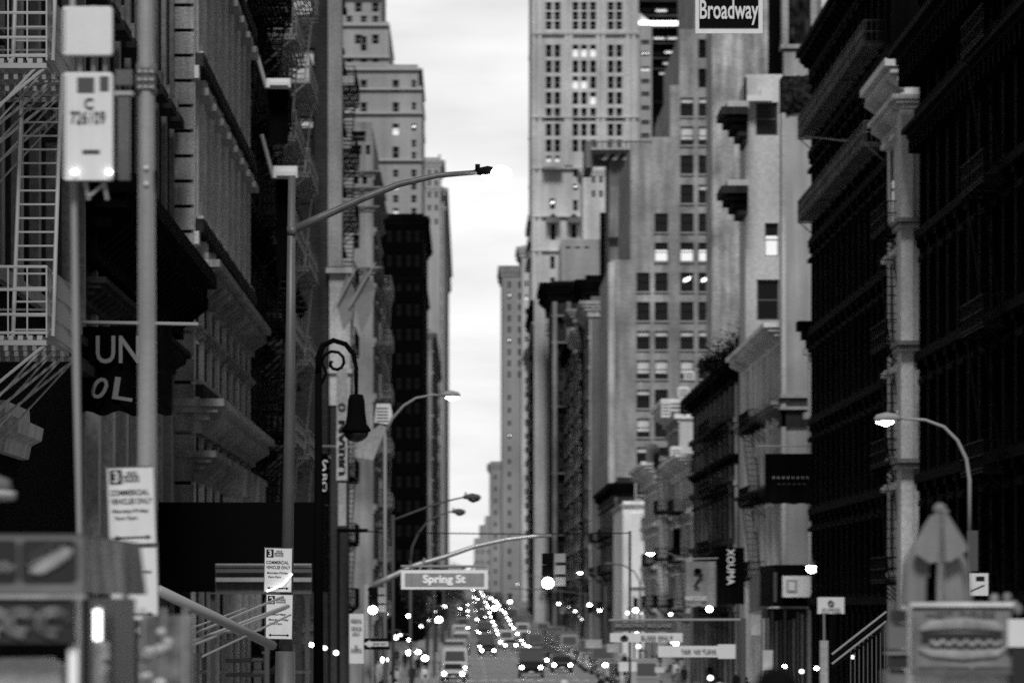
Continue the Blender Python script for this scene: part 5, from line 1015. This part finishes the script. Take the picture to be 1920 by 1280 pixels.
# ================================================================== traffic
def car_proto(kind, paint):
    t = thing('parked_car' if kind == 'x' else kind, '', 'car' if kind == 'car' else 'van', (0, 0, 0)); b = MB()
    if kind == 'car': prof = [(0, .35), (0, .72), (.15, .82), (1.15, .95), (1.9, 1.42), (3.4, 1.44), (4.1, 1.02), (4.55, .92), (4.6, .4)]; hw = .9; L_ = 4.6
    else: prof = [(0, .4), (0, .95), (.2, 1.1), (.75, 1.3), (1.35, 2.25), (1.7, 2.4), (5.4, 2.45), (5.5, 2.3), (5.5, .45)]; hw = 1.0; L_ = 5.5
    # body in cross-sections so that the roof is narrower than the sill
    secs = []
    for x, f in ((-hw, 0), (-hw*.98, 0), (hw*.98, 0), (hw, 0)): pass
    ring = []
    for sx in (-1, 1):
        ring.append([(sx*(hw*(1-.16*max(0, (z-.9)/.6) if kind == 'car' else 1-.04*max(0, z-1))), y, z) for y, z in prof])
    n = len(prof)
    for j in range(n):
        a, c = ring[0][j], ring[0][(j+1) % n]; d, e = ring[1][(j+1) % n], ring[1][j]
        b.face([a, c, d, e], paint)
    b.face(ring[0][::-1], paint); b.face(ring[1], paint)
    body = b.build('body', t, loc=(0, 0, 0)); bv = body.modifiers.new('bevel', 'BEVEL'); bv.width = .05; bv.segments = 2
    w = MB()
    i0, i1 = (3, 4) if kind == 'car' else (3, 4)
    def lerp(a, c, u, s_): return tuple(a[k]+(c[k]-a[k])*u for k in range(3))
    A, B_, C_, D = ring[0][i0], ring[1][i0], ring[1][i1], ring[0][i1]
    def inset(u, v): 
        l = lerp(A, D, v, 0); r_ = lerp(B_, C_, v, 0); p_ = lerp(l, r_, u, 0); return (p_[0], p_[1]-.02, p_[2]+.02)
    w.face([inset(.07, .08), inset(.93, .08), inset(.9, .92), inset(.1, .92)], 'glass')
    w.build('windscreen', t, loc=(0, 0, 0))
    for sx in (-1, 1):
        k = MB(); x = sx*hw*(.93 if kind == 'car' else 1.0)
        if kind == 'car': k.prism([(1.3, .98), (1.95, 1.34), (3.3, 1.36), (3.9, 1.02)], 0, x-.012, x+.012, 'glass')
        else: k.prism([(1.0, 1.35), (1.45, 2.1), (2.2, 2.1), (2.2, 1.35)], 0, x-.012, x+.012, 'glass')
        k.build('side_window', t, loc=(0, 0, 0))
        for y in (.85, L_-.95):
            k = MB(); k.tube([(sx*(hw-.2), y, .33), (sx*(hw+.01), y, .33)], .33, 'iron', 16).tube([(sx*(hw+.005), y, .33), (sx*(hw+.02), y, .33)], .19, 'iron_light', 12); k.build('wheel', t, loc=(0, 0, 0))
        k = MB(); k.tube([(sx*hw*.76, -.03, .68 if kind == 'car' else .85), (sx*hw*.76, .08, .68 if kind == 'car' else .85)], .14, 'lamp_far', 10, .7); k.build('headlight', t, loc=(0, 0, 0))
        k = MB(); k.tube([(sx*(hw+.03), 1.45, 1.0), (sx*(hw+.16), 1.42, 1.03)], .08, 'iron', 8); k.build('mirror', t, loc=(0, 0, 0))
    MB().box(-hw*.5, hw*.5, -.02, .02, .48, .7, 'iron').box(-hw*.95, hw*.95, -.06, .03, .34, .44, 'iron_grey').build('grille', t, loc=(0, 0, 0))
    MB().box(-.18, .18, -.075, -.061, .42, .53, 'white').build('number_plate', t, loc=(0, 0, 0))
    return t
M('paint_dark', .01, .3); M('paint_mid', .06, .35); M('paint_light', .2, .35); M('paint_white', .5, .4)
names = {'paint_dark': 'black', 'paint_mid': 'grey', 'paint_light': 'silver', 'paint_white': 'white'}
ordn = ['first', 'second', 'third', 'fourth', 'fifth', 'sixth', 'seventh', 'eighth', 'ninth', 'tenth', 'eleventh', 'twelfth', 'thirteenth', 'fourteenth', 'fifteenth', 'sixteenth', 'seventeenth', 'eighteenth', 'nineteenth', 'twentieth']
ordn += ['twenty-'+o for o in ordn[:9]]+['thirtieth']+['thirty-'+o for o in ordn[:9]]
protos = {(k, p): None for k in ('car', 'van') for p in names}
random.seed(11)
lanes = [(-1.2, 'left kerb lane', 430, 1500, 13), (2.2, 'left middle lane', 640, 2100, 12), (5.0, 'middle lane', 457, 2100, 12), (8.0, 'right lane', 490, 2100, 13), (11.2, 'right kerb row', 360, 900, 15)]
for x, lname, ya, yb, st in lanes:
    y = ya; i = 0
    while y < yb and i < 34:
        if lname == 'middle lane' and i == 1: y = 720
        k = 'van' if random.random() < .22 else 'car'; p = random.choice(list(names)); key = (k, p)
        far = y > 900
        if protos[key] is None: protos[key] = c = car_proto(k, p)
        else: c = copy_tree(protos[key])
        if far:
            for ch in list(c.children):
                if ch.name.split('.')[0] in ('mirror', 'side_window', 'grille', 'number_plate'): bpy.data.objects.remove(ch)
            if False: pass
        c.location = (x+random.uniform(-.25, .25), y, GZ(y)); c['label'] = '%s %s with lit headlights, %s in the %s' % (names[p], k, ordn[i], lname)
        c['group'] = 'traffic coming down the street'; c['category'] = k
        if 'kerb row' in lname:
            c['label'] = '%s %s parked with its lights off, %s in the right kerb row' % (names[p], k, ordn[i]); c['group'] = 'vehicles parked at the right kerb'
            for ch in c.children:
                if ch.name.startswith('headlight'): ch.material_slots[0].link = 'OBJECT'; ch.material_slots[0].material = MATS['steel']
        y += (st if 'kerb row' in lname else max(14, .04*y))*random.uniform(.6, 1.3); i += 1
# far signals over the crossings
for i, (x, Y_, z) in enumerate(((2, 450, .6), (12.7, 445, 1.2), (12.9, 625, .8), (4.5, 630, 1.9), (-2.8, 640, .6), (3.2, 840, 2.4), (12.9, 840, .9), (1.5, 1050, 2.4), (12.9, 1060, 1.2), (5.5, 1250, 2.2))):
    g0 = GZ(Y_)+.15; xk = 12.9 if x > 4 else -2.8
    t = thing('traffic_signal', 'distant lit traffic light number %s down the street %s' % (ordn[i], 'on the right kerb' if x > 12 else 'on the left kerb' if x < 0 else 'on an arm over the road'), 'traffic signal', (xk, Y_, g0), 'distant traffic lights')
    k = MB().tube([(xk, Y_, g0), (xk, Y_, z+1.1)], .08, 'iron_grey', 6)
    if abs(x-xk) > 1: k.tube([(xk, Y_, z+.9), ((x+xk)/2, Y_, z+1.4), (x, Y_, z+1.5)], .05, 'iron_grey', 6)
    k.build('post', t); signal_head(t, x+(.3 if x > 12 else 0), Y_, z+1.0, i % 2*2, 1.1, False)
# ================================================================== street trees
M('leaf', .05, .9, 'stone', 2, .4); M('bark', .06, .9, 'stone', 3, .3)
def tree(label, x, y, h, r, seed):
    random.seed(seed); g0 = GZ(y)+.15; t = thing('street_tree', label, 'tree', (x, y, g0), 'street trees')
    k = MB().tube([(x, y, g0), (x+.1, y, g0+h*.35), (x, y+.1, g0+h*.7)], [.22, .15, .06], 'bark', 8)
    cl = []
    for j in range(8):
        a = j*.785+random.random(); rr = r*random.uniform(.45, .85); p = Vector((x+math.cos(a)*rr, y+math.sin(a)*rr, g0+h*random.uniform(.5, .9)))
        k.tube([(x, y, g0+h*.35+random.random()*.6), tuple(p)], [.07, .02], 'bark', 5); cl.append((p, r*random.uniform(.3, .5)))
    cl.append((Vector((x, y, g0+h*.93)), r*.4)); k.build('trunk', t)
    c = MB()
    for p, rad in cl:
        for _ in range(150):
            d = Vector((random.gauss(0, 1), random.gauss(0, 1), random.gauss(0, .8))).normalized()*rad*random.random()**.4
            q = p+d; s_ = random.uniform(.1, .2); u = Vector((random.gauss(0, 1), random.gauss(0, 1), random.gauss(0, 1))).normalized(); w = u.cross(Vector((random.random(), random.random(), 1))).normalized()
            c.face([q-u*s_, q+w*s_*.6, q+u*s_, q-w*s_*.6], 'leaf')
    c.build('crown', t)
for i, (x, y, h, r) in enumerate(((-4.2, 560, 7.5, 2.3), (-4.0, 680, 9, 2.8), (-3.9, 800, 9.5, 3), (-3.8, 930, 10, 3), (-3.2, 1150, 11, 3.4), (14.5, 1000, 8, 2.6), (14.6, 860, 7.5, 2.4))):
    tree('leafy dark street tree, %s away from the camera on the %s pavement' % (['nearest', 'second', 'third', 'fourth', 'farthest', 'farther', 'nearer'][i], 'left' if x < 0 else 'right'), x, y, h, r, i)
